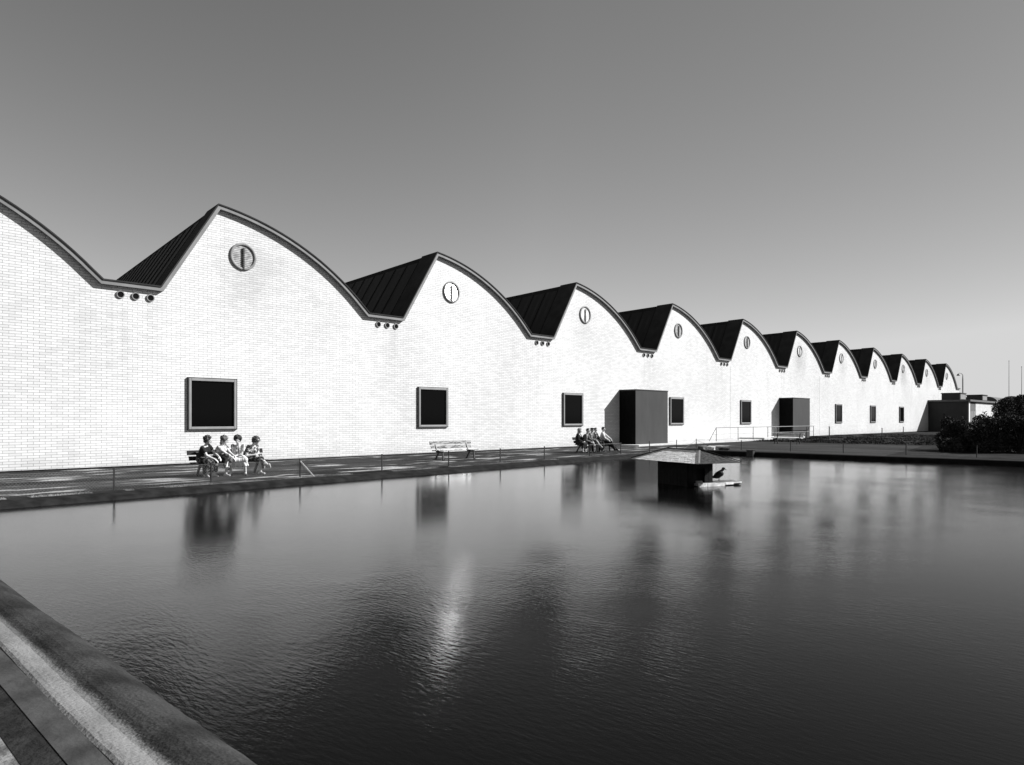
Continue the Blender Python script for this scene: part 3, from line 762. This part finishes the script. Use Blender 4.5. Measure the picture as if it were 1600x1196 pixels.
        for i in range(nb):
            u = rnd.uniform(0, 2*math.pi); v = rnd.uniform(-0.35, 1.0); c_ = math.sqrt(max(0, 1 - v*v))
            px, py, pz = c_*math.cos(u)*0.108 - 0.03, c_*math.sin(u)*0.102, v*0.098 + 0.040
            if px > 0.030 and pz < 0.072: continue
            Hh.ball(H(px, py, pz), rnd.uniform(0.016, 0.028)*sc, nu=8, nv=6)
        for s_ in (1, -1): Hh.ball(H(-0.010, 0.086*s_, 0.015), 0.042*sc, 0.030*sc, 0.055*sc, HM)
        if hair == 'long':
            for i in range(22):
                t = rnd.uniform(-1, 1); a = H(-0.075 + 0.02*abs(t), 0.085*t, 0.02); 
                Hh.cap(a, a + HM @ Vector((-0.02 + rnd.uniform(-.02, .03), 0.02*t, -0.15 + rnd.uniform(-.03, .02)))*sc, 0.024, 0.016, 6)
    hm = Hh.build('hair', hair_m or HAIRD, T, voxel=0.008, sm=1 if hair == 'curly' else 2)
    if cap_m:
        K = MB(); K.ball(H(-0.01, 0, 0.085), 0.112*sc, 0.098*sc, 0.042*sc, HM); K.ball(H(0.09, 0, 0.064), 0.055*sc, 0.062*sc, 0.012*sc, HM)
        K.build('flat_cap', cap_m, T, voxel=0.008)
    if scarf_m:
        K = MB(); K.ball(H(-0.02, 0, 0.05), 0.106*sc, 0.098*sc, 0.088*sc, HM); K.ball(H(0.07, 0, 0.085), 0.045*sc, 0.07*sc, 0.028*sc, HM); K.ball(H(-0.09, 0, -0.01), 0.04*sc, 0.06*sc, 0.05*sc, HM)
        K.cap(H(0.09, -0.02, 0.095), H(0.13, -0.04, 0.10), 0.022, 0.014, 8)
        K.build('headscarf', scarf_m, T, voxel=0.009)
    # top
    K = MB(); e_ = 0.022 if male else 0.030
    K.ball(hip + Vector((0, 0, 0.03)), 0.115*mr+e_, 0.165+e_, 0.10+e_); K.ball(hip + up*0.17*sc, 0.103*mr+e_, 0.138*mr+e_, 0.17, rot)
    K.ball(chest, 0.110*mr+e_, 0.152*mr+e_, 0.168*sc, rot); K.ball(neckb - up*0.085, 0.088*mr+e_*.8, shw*0.92+e_*.5, 0.072, rot)
    if not male:
        for s_ in (1, -1): K.ball(chest + fwd*0.085 + lat*0.065*s_ + up*0.015, 0.05+e_, 0.055+e_, 0.055+e_, rot)
    for s_ in (1, -1):
        if sleeve == 'long':
            K.cap(sh[s_], el[s_], 0.052*mr+e_+.004, 0.042*mr+e_+.004); K.cap(el[s_], el[s_].lerp(wr[s_], 0.94), 0.042*mr+e_+.004, 0.034*mr+e_)
        else:
            K.cap(sh[s_], sh[s_].lerp(el[s_], 0.45), 0.052*mr+e_*.5, 0.048*mr+e_*.7)
    if sleeve == 'long':
        for s_ in (1, -1): K.cap(neckb + lat*0.05*s_ - up*0.01, neckb + fwd*0.07 - up*0.09 + lat*0.02*s_, 0.022, 0.018, 8)
    for i in range(8):
        a = chest + up*rnd.uniform(-0.15, 0.06) + fwd*0.10 + lat*rnd.uniform(-0.11, 0.11); K.cap(a, a - up*0.12 + lat*rnd.uniform(-.05, .05) - fwd*0.01, 0.018, 0.012, 6)
    K.build('jacket' if jacket_open else ('shirt' if male else 'blouse'), top_m, T, voxel=0.010, sm=2)
    if jacket_open:
        K = MB(); K.ball(chest + fwd*0.062 + up*0.01, 0.078*mr, 0.062, 0.15, rot); K.ball(hip + up*0.20 + fwd*0.055, 0.07, 0.055, 0.10, rot); K.ball(neckb - up*0.03 + fwd*0.03, 0.05, 0.055, 0.05, rot)
        K.build('shirt', jacket_open, T, voxel=0.009)
    # legs
    K = MB()
    if skirt_m:
        K.ball(hip + Vector((0.0, 0, -0.01)), 0.145, 0.185, 0.10)
        nn_ = 9
        for i in range(nn_):
            t = i / (nn_ - 1); a = hj[-1].lerp(hj[1], t); b = kn[-1].lerp(kn[1], t)
            sag = -0.03 * math.sin(math.pi*t)
            K.cap(a + Vector((0, 0, 0.0)), b + Vector((0.02, (t-.5)*0.05, 0.015 + sag)), 0.115, 0.084)
            cdn = ank[-1].lerp(ank[1], t); low = b.lerp(cdn, skirt_len); low.x += 0.02 + 0.025*math.sin(i*2.1); low.y += (t - 0.5)*0.16
            K.cap(b + Vector((0.02, (t-.5)*0.03, sag)), low, 0.066, 0.042 + 0.016*math.cos(i*2.6), 8)
        K.build('skirt', skirt_m, T, voxel=0.011, sm=2)
    else:
        tm = trousers_m
        K.ball(hip + Vector((0.0, 0, -0.01)), 0.135*mr, 0.18, 0.105)
        for s_ in (1, -1):
            K.cap(hj[s_], kn[s_], 0.105*mr, 0.084*mr); K.cap(kn[s_], kn[s_].lerp(ank[s_], 0.93), 0.082*mr, 0.072)
            K.cap(kn[s_] + Vector((0.01, 0, -0.02)), kn[s_].lerp(ank[s_], 0.5) + Vector((-0.02, 0.01, 0)), 0.066, 0.066)
        K.build('trousers', tm, T, voxel=0.011, sm=2)
    if shoe_m:
        for s_ in (1, -1):
            a, heel, toe = kn[(s_, 'td')]
            K = MB(); K.cap(heel, toe, 0.041, 0.034, 10); K.cap(a.lerp(heel, .5), toe.lerp(heel, 0.4), 0.040, 0.036, 10); K.cap(heel, heel + (heel - a).normalized()*0.0, 0.041, 0.041, 8)
            K.build('shoe', shoe_m, T, voxel=0.008)
    return T

GW = 'women sitting on the near bench'
person('woman in a black top at the left end of the near bench', -22.36, 9.22, R(8), 1.0, lean=0.44, twist=0.50, hyaw=0.25, hpitch=0.16,
       hl=(0.46, 0.30, 0.62), hr=(0.50, 0.12, 0.56), fl=(0.34, 0.20, 0.075), fr=(0.26, 0.02, 0.075), hair='curly', hair_m=HAIRD,
       top_m=cloth('dress_black', 0.018), skirt_m=cloth('skirt_dark_print', 0.016, 0.16, 16), shoe_m=None, skirt_len=0.68, group=GW)
person('long-haired woman in a pale blouse sitting second from the left with crossed legs', -22.34, 9.70, R(12), 1.0, lean=0.46, twist=0.45, hyaw=0.5, hpitch=0.30,
       hl=(0.42, 0.34, 0.60), hr=(0.50, 0.22, 0.56), fl=(0.34, 0.05, 0.075), fr=(0.58, -0.10, 0.26), kneeR=(0.6, 0.6, 1.0), hair='long', hair_m=HAIRM,
       top_m=cloth('blouse_pale', 0.30, 0.62, 8), skirt_m=cloth('skirt_black_print', 0.02, 0.10, 12), shoe_m=None, skirt_len=0.68, group=GW)
person('curly-haired woman in a pale striped frock facing the pool with folded arms', -22.33, 10.40, R(-32), 1.02, lean=0.50, twist=0.0, hyaw=-0.05, hpitch=0.22,
       hl=(0.40, -0.10, 0.62), hr=(0.38, 0.12, 0.65), fl=(0.36, 0.24, 0.075), fr=(0.36, -0.20, 0.075), hair='curly', hair_m=HAIRD,
       top_m=cloth('frock_striped', 0.60, 0.20, 90, 'stripe'), skirt_m=cloth('frock_pale', 0.60), shoe_m=SHOE, group=GW, skirt_len=0.42)
person('woman in a patterned dress and headscarf bowing over her lap at the right end', -22.36, 10.70, R(8), 1.03, lean=0.62, twist=0.15, hyaw=0.1, hpitch=0.62,
       hl=(0.34, 0.14, 0.66), hr=(0.36, 0.02, 0.64), fl=(0.38, 0.22, 0.075), fr=(0.66, 0.34, 0.28), kneeR=(0.7, 0.7, 1.0), hair='curly', hair_m=HAIRD,
       scarf_m=cloth('headscarf_print', 0.10, 0.34, 20), top_m=cloth('dress_floral', 0.06, 0.42, 15), skirt_m=cloth('skirt_floral', 0.04, 0.30, 13), shoe_m=SHOEL, skirt_len=0.68, group=GW)
GM = 'people sitting on the bench by the near entrance'
DK = cloth('jacket_dark', 0.02); GRY = cloth('jacket_grey', 0.10, 0.17, 10); TR = cloth('trousers_dark', 0.018); WH = cloth('shirt_white', 0.75)
person('fair-haired woman in a dark jacket and white blouse at the left end of her bench', -23.86, 29.72, R(5), 0.96, lean=0.12, twist=0.3, hyaw=0.3, hpitch=0.2,
       hl=(0.34, 0.12, 0.62), hr=(0.30, -0.02, 0.60), hair='long', hair_m=HAIRL, top_m=DK, jacket_open=WH, skirt_m=cloth('skirt_plain', 0.02), sleeve='long', shoe_m=SHOE, group=GM)
person('dark-haired man in a grey jacket leaning on his knees beside the fair woman', -23.84, 30.15, R(10), 1.05, True, lean=0.46, twist=0.35, hyaw=0.1, hpitch=0.05,
       hl=(0.48, 0.20, 0.60), hr=(0.44, 0.02, 0.58), fl=(0.50, 0.20, 0.075), fr=(0.44, -0.05, 0.075), hair='short', hair_m=HAIRD, skin_m=SKM, top_m=GRY, trousers_m=TR, sleeve='long', shoe_m=SHOE, group=GM)
person('man in a flat cap and grey jacket with pale trousers crossed', -23.86, 30.68, R(14), 1.02, True, lean=0.28, twist=0.0, hyaw=-0.25, hpitch=0.08,
       hl=(0.42, 0.16, 0.62), hr=(0.40, 0.02, 0.64), fl=(0.46, 0.10, 0.075), fr=(0.70, 0.22, 0.22), kneeR=(0.6, 0.5, 1.0), hair='short', hair_m=HAIRD, skin_m=SKM, cap_m=DK,
       top_m=GRY, trousers_m=cloth('trousers_light', 0.16, 0.26, 6), sleeve='long', shoe_m=SHOE, group=GM)
person('bareheaded man in a black jacket beside the man in the cap', -23.88, 31.18, R(8), 1.02, True, lean=0.10, twist=0.15, hyaw=-0.55, hpitch=0.10,
       hl=(0.36, 0.12, 0.60), hr=(0.36, -0.08, 0.60), hair='short', hair_m=HAIRM, skin_m=SKM, top_m=DK, jacket_open=cloth('shirt_grey', 0.4), trousers_m=TR, sleeve='long', shoe_m=SHOE, group=GM)
person('man in a pale shirt with dark trousers and legs stretched out', -23.86, 31.95, R(24), 1.05, True, lean=-0.02, twist=0.1, hyaw=-0.2, hpitch=0.0,
       hl=(0.50, 0.22, 0.58), hr=(0.36, -0.14, 0.62), fl=(0.80, 0.30, 0.075), fr=(0.66, 0.05, 0.12), hair='short', hair_m=HAIRD, skin_m=SK, top_m=cloth('shirt_pale', 0.42, 0.6, 7), trousers_m=TR, sleeve='long', shoe_m=SHOE, group=GM)

# ------------------------------------------------------------------ duck house on the water, and its bird
DX, DY = -10.36, 17.25
dh_ang = math.atan2(0.326, -0.946)          # direction of the ridge away from the near corner
# front corner of the eaves, from the camera's measured geometry
Cc = Vector((5.07*0.7193 - 19.3*0.6947, 5.07*0.6947 + 19.3*0.7193, 0))
Av = Vector((-0.946, 0.326, 0)).normalized(); Bv = Vector((0.326, 0.946, 0)).normalized()
dh = thing('duck_house', 'small dark wooden duck house with a pale hipped roof standing in the pool', 'duck house', tuple(Cc + Av*1.5 + Bv*0.77 + Vector((0, 0, WZ))))
DO = tuple(dh.location)
def dp(u, v, z): return Cc + Av*u + Bv*v + Vector((0, 0, z))
ze, zr = 0.57, 0.90; LA, LB = 3.06, 1.54
n = N('pale_roof_shingles', 0.85, 0.2)
sx = n.node('ShaderNodeSeparateXYZ'); n.t.links.new(n.tc.outputs['Object'], sx.inputs[0])
n.grey(n.mul(n.ramp(n.noise(5, 5, (1, 1, 6)), 0.32, 0.66, 0.60, 0.88), n.ramp(n.noise(40, 3), 0.3, 0.7, 0.8, 1.1))); n.bump(n.noise(30, 4), 0.01)
M['shingle'] = n.m
M['boards'] = simple('tarred_boards', 0.004, 0.8, 0.15, 0.5, 8, 0.01)
def shingled(name, a0, a1, r0, r1, rows=7, m=None):
    """overlapping courses from the eave a0-a1 up to the ridge r0-r1"""
    mb = MB(DO); rnd = random.Random(name); nrm = (a1 - a0).cross(r0 - a0).normalized()
    if nrm.z < 0: nrm = -nrm
    for i in range(rows):
        t0 = i / rows - 0.02*(i > 0); t1 = (i + 1.12) / rows if i < rows - 1 else 1.0
        L0, R0 = a0.lerp(r0, max(t0, 0)), a1.lerp(r1, max(t0, 0)); L1, R1 = a0.lerp(r0, min(1, t1)), a1.lerp(r1, min(1, t1))
        cnt = max(2, int((R0 - L0).length / 0.16))
        for j in range(cnt):
            s0, s1 = j / cnt + 0.003, (j + 1) / cnt - 0.003; lift = 0.009 + rnd.uniform(-0.002, 0.004); dn = (L0 - L1).normalized() * rnd.uniform(-0.01, 0.014)
            p0, p1 = L0.lerp(R0, s0) + dn, L0.lerp(R0, s1) + dn; q0, q1 = L1.lerp(R1, s0), L1.lerp(R1, s1)
            a_ = nrm * lift; b_2 = nrm * 0.006
            mb.add([p0, p1, q1, q0, p0 + a_, p1 + a_, q1 + b_2, q0 + b_2], [(0, 3, 2, 1), (4, 5, 6, 7), (0, 1, 5, 4), (1, 2, 6, 5), (3, 0, 4, 7)])
    return mb.build(name, m or M['shingle'], dh)
e0, e1, e2, e3 = dp(0, 0, ze), dp(LA, 0, ze), dp(LA, LB, ze), dp(0, LB, ze); g0, g1 = dp(0.84, LB/2, zr), dp(2.22, LB/2, zr)
rf = MB(DO); rf.add([e0, e1, e2, e3, g0, g1], [(0, 1, 5, 4), (1, 2, 5), (2, 3, 4, 5), (3, 0, 4), (3, 2, 1, 0)]); rf = rf.build('roof', M['boards'], dh)
for args in (('shingles', e0, e1, g0, g1), ('shingles', e2, e3, g1, g0), ('shingles', e1, e2, g1, g1)):
    o_ = shingled(*args, m=M['shingle']); o_.parent = rf
M['shingle_dark'] = simple('dark_roof_shingles', 0.045, 0.9, 0.1, 0.6, 9, 0.01, (1, 1, 5))  # darker shingle colour for this one end of the roof
o_ = shingled('shingles', e3, e0, g0, g0, m=M['shingle_dark']); o_.parent = rf; tag(o_, 'dark end of the roof')
rb = MB(DO)
for p_, q_ in ((g0, g1),): rb.beam(p_ + Vector((0, 0, .014)), q_ + Vector((0, 0, .014)), 0.09, 0.016)
rb.build('ridge_board', M['boards'], rf)
rb = MB(DO); rb.beam(e0 + Vector((0, 0, .020)), g0 + Vector((0, 0, .016)), 0.045, 0.012); rb.build('hip_board', M['light_frame'], rf)
rb = MB(DO); rb.beam(e3 + Vector((0, 0, .035)), g0 + Vector((0, 0, .035)), 0.05, 0.022); rb.beam(e2 + Vector((0, 0, .035)), g1 + Vector((0, 0, .035)), 0.05, 0.022); rb.beam(e1 + Vector((0, 0, .035)), g1 + Vector((0, 0, .035)), 0.05, 0.022); rb.build('hip_board', M['boards'], rf)
bd = MB(DO)
def obox(mb, u0, u1, v0, v1, z0, z1):
    vs = [dp(u, v, z) for z in (z0, z1) for u, v in ((u0, v0), (u1, v0), (u1, v1), (u0, v1))]
    mb.add(vs, [(0, 1, 2, 3), (7, 6, 5, 4), (0, 4, 5, 1), (1, 5, 6, 2), (2, 6, 7, 3), (3, 7, 4, 0)])
for i in range(9):
    a, b = 0.82 + i*0.148, 0.82 + (i+1)*0.148 - 0.008
    obox(bd, a, b, 0.30, 0.322 + 0.004*(i % 2), WZ - 0.3, ze + 0.02); obox(bd, a, b, 1.218, 1.24, WZ - 0.3, ze + 0.02)
for i in range(6):
    a, b = 0.325 + i*0.149, 0.325 + (i+1)*0.149 - 0.008
    obox(bd, 0.80, 0.818, a, b, WZ - 0.3, ze + 0.02) if i not in (2, 3) else obox(bd, 0.80, 0.818, a, b, 0.38, ze + 0.02)
    obox(bd, 2.146, 2.165, a, b, WZ - 0.3, ze + 0.02)
bd.build('wall', M['boards'], dh)
ib = MB(DO); obox(ib, 0.87, 2.10, 0.36, 1.18, WZ - 0.3, 0.5); ib.build('inner_box', M['black'], dh)
fl_ = MB(DO)
for i in range(6):
    u = 0.60 + i*0.112; obox(fl_, u, u + 0.106, (0.52 if u < 0.72 else 1.262) , 2.10 + 0.05*((i*2) % 3) + 0.03*i, -0.10 + 0.004*(i % 2), -0.04 + 0.006*(i % 2))
for i in range(4): obox(fl_, 0.60, 1.22 if i > 1 else 0.75, 0.62 + i*0.45, 0.70 + i*0.45, -0.17, -0.102)
fl_.build('landing_stage', simple('wet_grey_planks', 0.13, 0.6, 0.3, 0.5, 4, 0.01), dh)
fe = MB(DO)
for i in range(5): obox(fe, 0.562 - 0.006*(i % 2), 0.597, 0.50 + i*0.325, 0.50 + (i+1)*0.325 - 0.004, -0.175 + 0.028*i, -0.022 - 0.004*(i % 3))
fe.build('stage_edge_board', simple('pale_edge_plank', 0.75, 0.6, 0.3, 0.3, 5, 0.01), dh)
fe = MB(DO); obox(fe, 0.60, 0.70, 0.50, 0.66, -0.03, 0.05); fe.build('mooring_block', M['fascia'], dh)
# the bird
bp = dp(1.08, 1.70, -0.036)
DS = 1.12
duck = thing('duck', 'dark duck standing on the landing stage of the duck house', 'duck', tuple(bp), R(38))
K = MB()
rt = Matrix.Rotation(R(-34), 3, 'Y')
K.ball((0, 0, 0.19), 0.155, 0.10, 0.098, rt); K.ball((0.055, 0, 0.225), 0.10, 0.09, 0.095); K.ball((-0.10, 0, 0.135), 0.08, 0.055, 0.045, rt)
K.cap((0.07, 0, 0.27), (0.125, 0, 0.335), 0.062, 0.040); K.ball((0.145, 0, 0.372), 0.052, 0.037, 0.038); K.cap((-0.13, 0, 0.13), (-0.21, 0, 0.11), 0.035, 0.012)
K.build('body', simple('dark_feathers', 0.018, 0.7, 0.2, 0.4, 30), duck, voxel=0.006)
K = MB(); K.cap((0.185, 0, 0.355), (0.235, 0, 0.33), 0.016, 0.010, 8); K.build('beak', simple('beak', 0.12, 0.4, 0.4), duck, smooth=True)
K = MB(); K.ball((0.118, 0, 0.27), 0.034, 0.055, 0.05); K.build('breast_patch', simple('pale_feathers', 0.35, 0.7, 0.2), duck, voxel=0.006)
for s_ in (1, -1):
    K = MB(); K.ball((-0.02, 0.075*s_, 0.205), 0.125, 0.022, 0.055, rt); K.build('wing', simple('wing_feathers', 0.012, 0.7, 0.2), duck, smooth=True)
    K = MB(); K.cap((0.01, 0.035*s_, 0.14), (0.02, 0.035*s_, 0.075), 0.014, 0.007, 6); K.cap((0.02, 0.035*s_, 0.075), (0.012, 0.035*s_, 0.012), 0.007, 0.007, 6)
    for t in (-0.5, 0, 0.5): K.cap((0.012, 0.035*s_, 0.010), (0.065, 0.035*s_ + 0.05*t, 0.008), 0.007, 0.005, 6)
    K.build('leg', simple('duck_leg', 0.10, 0.5, 0.3), duck, smooth=True)
    K = MB(); K.ball((0.158, 0.034*s_, 0.382), 0.006); K.build('eye', EYE, duck, smooth=True)

# things lying on the far bank
def rubble(loc, s, m, label, cat, seed, flat=0.6, name='stone_block'):
    rnd = random.Random(seed); bm = bmesh.new(); bmesh.ops.create_icosphere(bm, subdivisions=2, radius=1)
    for v in bm.verts:
        k = 1 + rnd.uniform(-0.16, 0.16); v.co = Vector((max(-.75, min(.75, v.co.x))*s[0]*k, max(-.75, min(.75, v.co.y))*s[1]*k, (max(-.7, min(.7, v.co.z))+0.6)*s[2]*k))
    me = bpy.data.meshes.new(name); bm.to_mesh(me); bm.free(); me.materials.append(m)
    o = bpy.data.objects.new(name, me); COL.objects.link(o); o.location = loc; return tag(o, label, cat, 'rubble on the far bank')
rubble((-20.35, 37.6, 0), (0.33, 0.22, 0.17), M['stone'], 'pale broken stone lying behind the duck house roof', 'stone', 1)
rubble((-21.05, 37.8, 0), (0.28, 0.2, 0.15), M['slab_grey'], 'dark lump to the left of the pale stone on the far bank', 'stone', 2)
rubble((-19.55, 37.7, 0), (0.40, 0.2, 0.13), M['iron'], 'black lump to the right of the pale stone on the far bank', 'stone', 3)
ov = thing('overflow_box', 'small dark box mounted on the far edge of the pool', 'box', (-16.75, 35.15, 0.0))
K = MB(); K.box(-0.17, 0.17, -0.12, 0.16, -0.14, 0.17); K.build('housing', M['iron'], ov, bevel=0.01); K = MB(); K.box(-0.20, 0.20, -0.14, 0.18, 0.172, 0.20); K.build('lid', M['dark_paint'], ov)

# ------------------------------------------------------------------ vegetation
def leaves(name, m, centres, count, size, rnd, parent=None, flat=False, off=(0, 0, 0)):
    """centres: list of (centre, radii); leaves as small bent quads spread through clumps"""
    r = np.random.RandomState(rnd); tot = sum(c[1][0]*c[1][1]*c[1][2] for c in centres)
    V = []; F = []
    for c, rad in centres:
        k = max(8, int(count * (rad[0]*rad[1]*rad[2]) / tot))
        d = r.normal(size=(k, 3)); d /= np.linalg.norm(d, axis=1)[:, None]; rr = r.uniform(0.35, 1.08, size=(k, 1))**0.6
        p = np.array(c) + d*rr*np.array(rad) - np.array(off)
        a = r.normal(size=(k, 3)); a /= np.linalg.norm(a, axis=1)[:, None]; b = np.cross(a, r.normal(size=(k, 3))); b /= np.linalg.norm(b, axis=1)[:, None]
        s = size * r.uniform(0.6, 1.4, size=(k, 1)); a = a*s; b = b*s*0.5
        q = np.stack([p - a, p - a*0.1 + b, p + a, p - a*0.1 - b], axis=1).reshape(-1, 3)
        n0 = sum(len(v) for v in V); V.append(q); F.append((np.arange(k*4).reshape(-1, 4) + n0))
    V = np.concatenate(V); F = np.concatenate(F)
    me = bpy.data.meshes.new(name); me.from_pydata(V.tolist(), [], F.tolist()); me.materials.append(m)
    o = bpy.data.objects.new(name, me); COL.objects.link(o)
    if parent: o.parent = parent
    return o
def shrub(label, x, y, rx, ry, h, seed, count=9000, m='leaf', name='shrub', cat='shrub', group='bushes on the far bank', size=0.06, trunk=0.1):
    t = thing(name, label, cat, (x, y, 0), 0, group); rnd = random.Random(seed); cs = []
    st = MB()
    for i in range(26):
        u = rnd.uniform(0, 2*math.pi); q = rnd.uniform(0.1, 0.95)**0.6; zz = rnd.uniform(0.12, 0.93) * h * math.sqrt(max(0.05, 1 - 0.75*q*q))
        c = Vector((rx*q*math.cos(u)*0.85, ry*q*math.sin(u)*0.85, zz)); s = rnd.uniform(0.16, 0.30) * min(rx, h)
        cs.append((tuple(c), (s*1.2, s*1.2, s)))
        mid = Vector((c.x*0.35, c.y*0.35, c.z*0.5)); st.tube([(rnd.uniform(-.15,.15), rnd.uniform(-.15,.15), -0.05), mid, c], [0.03, 0.02, 0.008], 5)
        tip = c + Vector((rnd.uniform(-.3,.3), rnd.uniform(-.3,.3), s*1.0)); cs.append((tuple(tip), (s*0.30, s*0.30, s*0.55)))
    st.build('stems', M['bark'], t); leaves('foliage', M[m], cs, count, size, seed, t)
    return t
shrub('wide dark bush standing before the white annex panel, leftmost of the tall bushes', -9.75, 47.4, 1.4, 1.5, 2.4, 11, 14000)
shrub('broad dark bush nearest the pool, below the white annex panel', -8.4, 45.9, 1.5, 1.3, 2.2, 12, 13000)
shrub('dark bush cut by the right edge of the picture', -6.9, 46.4, 1.6, 1.5, 2.95, 13, 14000)
shrub('tallest dark bush behind the one cut by the right edge', -8.0, 52.8, 1.8, 1.6, 3.25, 14, 14000)
shrub('low ragged bush at the left foot of the wide dark bush', -9.7, 44.8, 0.7, 0.7, 0.75, 15, 3500)
shrub('shrub in the shade beside the dark annex wall', -24.3, 114.0, 1.8, 1.6, 1.9, 17, 4000, group='shrubs by the annex')
def tree(label, x, y, h, r, seed):
    t = thing('tree', label, 'tree', (x, y, 0), 0, 'trees beyond the bushes'); rnd = random.Random(seed)
    k = MB(); k.tube([(0, 0, -0.1), (0.1, 0.05, h*0.35), (0.05, 0.15, h*0.8)], [0.17, 0.12, 0.04], 8); cs = []
    for i in range(24):
        u = rnd.uniform(0, 2*math.pi); z = rnd.uniform(0.25, 0.97)*h; q = r*math.sqrt(max(0.05, 1 - ((z/h - 0.55)/0.5)**2))*rnd.uniform(0.3, 0.95)
        c = (q*math.cos(u), q*math.sin(u), z); cs.append((c, (r*0.32, r*0.32, r*0.26)))
        k.tube([(0.07, 0.05, z*0.6), (c[0]*0.5, c[1]*0.5, z*0.8), c], [0.05, 0.03, 0.01], 5)
    k.build('trunk', M['bark'], t); leaves('crown', M['leaf'], cs, 14000, 0.10, seed, t)
for i, (x, y, h, r, lb) in enumerate(((-9.3, 66, 3.4, 1.7, 'nearer dark tree behind the tallest bush at the right edge'),
                                      (-12.6, 84, 3.8, 2.0, 'farther dark tree just right of the annex corner'))):
    tree(lb, x, y, h, r, 40 + i)
# rows of low planting near the wall, counted by nobody
rs = random.Random(5); cs = []
for i in range(520):
    row = rs.choice((55.5, 59.0, 64.5, 70.0, 78.0, 86.0)); xx = rs.uniform(-25.8 if row < 70 else -27.6, -12.5)
    cs.append(((xx, row + rs.uniform(-0.8, 0.8), 0.03), (0.5, 0.5, rs.uniform(0.04, 0.12))))
tag(leaves('ground_cover', M['grass_dark'], cs, 26000, 0.055, 3), 'dark low planting in rows between the pool and the wall', 'ground cover', None, 'stuff')
# grass tufts on the verge beside the coping and on the far bank
r = np.random.RandomState(8); V = []; k = 34000
yy = r.uniform(-0.5, 36, k); side = r.rand(k)
xx = (-18.2 - 0.066*(yy - 1.85)) - 0.66 - np.abs(r.normal(0, 0.16, k)) - r.uniform(0, 0.25, k)
nz = np.sin(yy*1.7) + np.sin(yy*0.61 + 2) + np.sin(yy*4.3)*0.5; keep = nz > -0.9
xx, yy = xx[keep], yy[keep]; k = len(xx); hgt = r.uniform(0.012, 0.045, k); az = r.uniform(0, 6.28, k); wd = 0.006
dx, dy = np.cos(az)*wd, np.sin(az)*wd; lx, ly = r.normal(0, 0.012, k), r.normal(0, 0.012, k)
z0 = np.full(k, 0.0)
T3 = np.stack([np.stack([xx-dx, yy-dy, z0], 1), np.stack([xx+dx, yy+dy, z0], 1), np.stack([xx+lx, yy+ly, hgt], 1)], 1).reshape(-1, 3)
me = bpy.data.meshes.new('grass'); me.from_pydata(T3.tolist(), [], np.arange(k*3).reshape(-1, 3).tolist()); me.materials.append(M['grass'])
o = bpy.data.objects.new('grass', me); COL.objects.link(o); tag(o, 'short grass tufts on the verge beside the pool coping', 'grass', None, 'stuff')

# ------------------------------------------------------------------ far things
lp = thing('street_lamp', 'tall hooked street lamp beyond the end of the factory roof', 'street lamp', (-28.6, 138.6, 0))
K = MB(); K.tube([(0, 0, 0), (0, 0, 8.4), (0, 0, 9.2), (-0.15, -0.35, 9.45), (-0.3, -0.8, 9.5), (-0.42, -1.1, 9.35)], [0.11, 0.09, 0.05, 0.045, 0.04, 0.04], 8); K.build('pole', M['fascia'], lp)
K = MB(); K.tube([(-0.42, -1.1, 9.38), (-0.42, -1.1, 9.2), (-0.42, -1.1, 9.05)], [0.06, 0.22, 0.26], 12); K.build('lamp_shade', M['dark_paint'], lp)
for x, y, h, lb in ((-22.3, 139.5, 11.2, 'left of the two thin masts standing beyond the bushes'), (-21.2, 143.5, 10.4, 'thin mast at the right edge of the sky')):
    K = MB(); K.tube([(0, 0, -0.1), (0, 0, h*0.6), (0, 0, h)], [0.045, 0.04, 0.028], 8); K.ball((0, 0, h + 0.05), 0.07)
    tag(K.build('mast', M['fascia'], None, loc=(x, y, 0)), lb, 'mast', 'masts on the horizon')
FB = (-60, 345, 0); fb = thing('distant_factory', 'distant low factory with a row of small curved roofs on the horizon', 'factory', FB)
K = MB(FB); K.box(-95, 20, 345, 400, 0, 8.2); K.build('wall', M['fascia'], fb)
for i in range(12):
    x = -92 + i*8.4; K = MB(FB); vs = []; nn_ = 10
    for Y in (344, 400):
        for j in range(nn_ + 1):
            t = math.pi * j / nn_; vs.append((x + 4.2 - 3.9*math.cos(t), Y, 8.21 + 2.8*math.sin(t)))
    fs = [(j, j+1, j+2+nn_, j+1+nn_) for j in range(nn_)] + [tuple(range(nn_, -1, -1)), tuple(range(nn_+1, 2*nn_+2))]
    K.add(vs, fs); K.build('roof_vault', M['slab_grey'], fb)
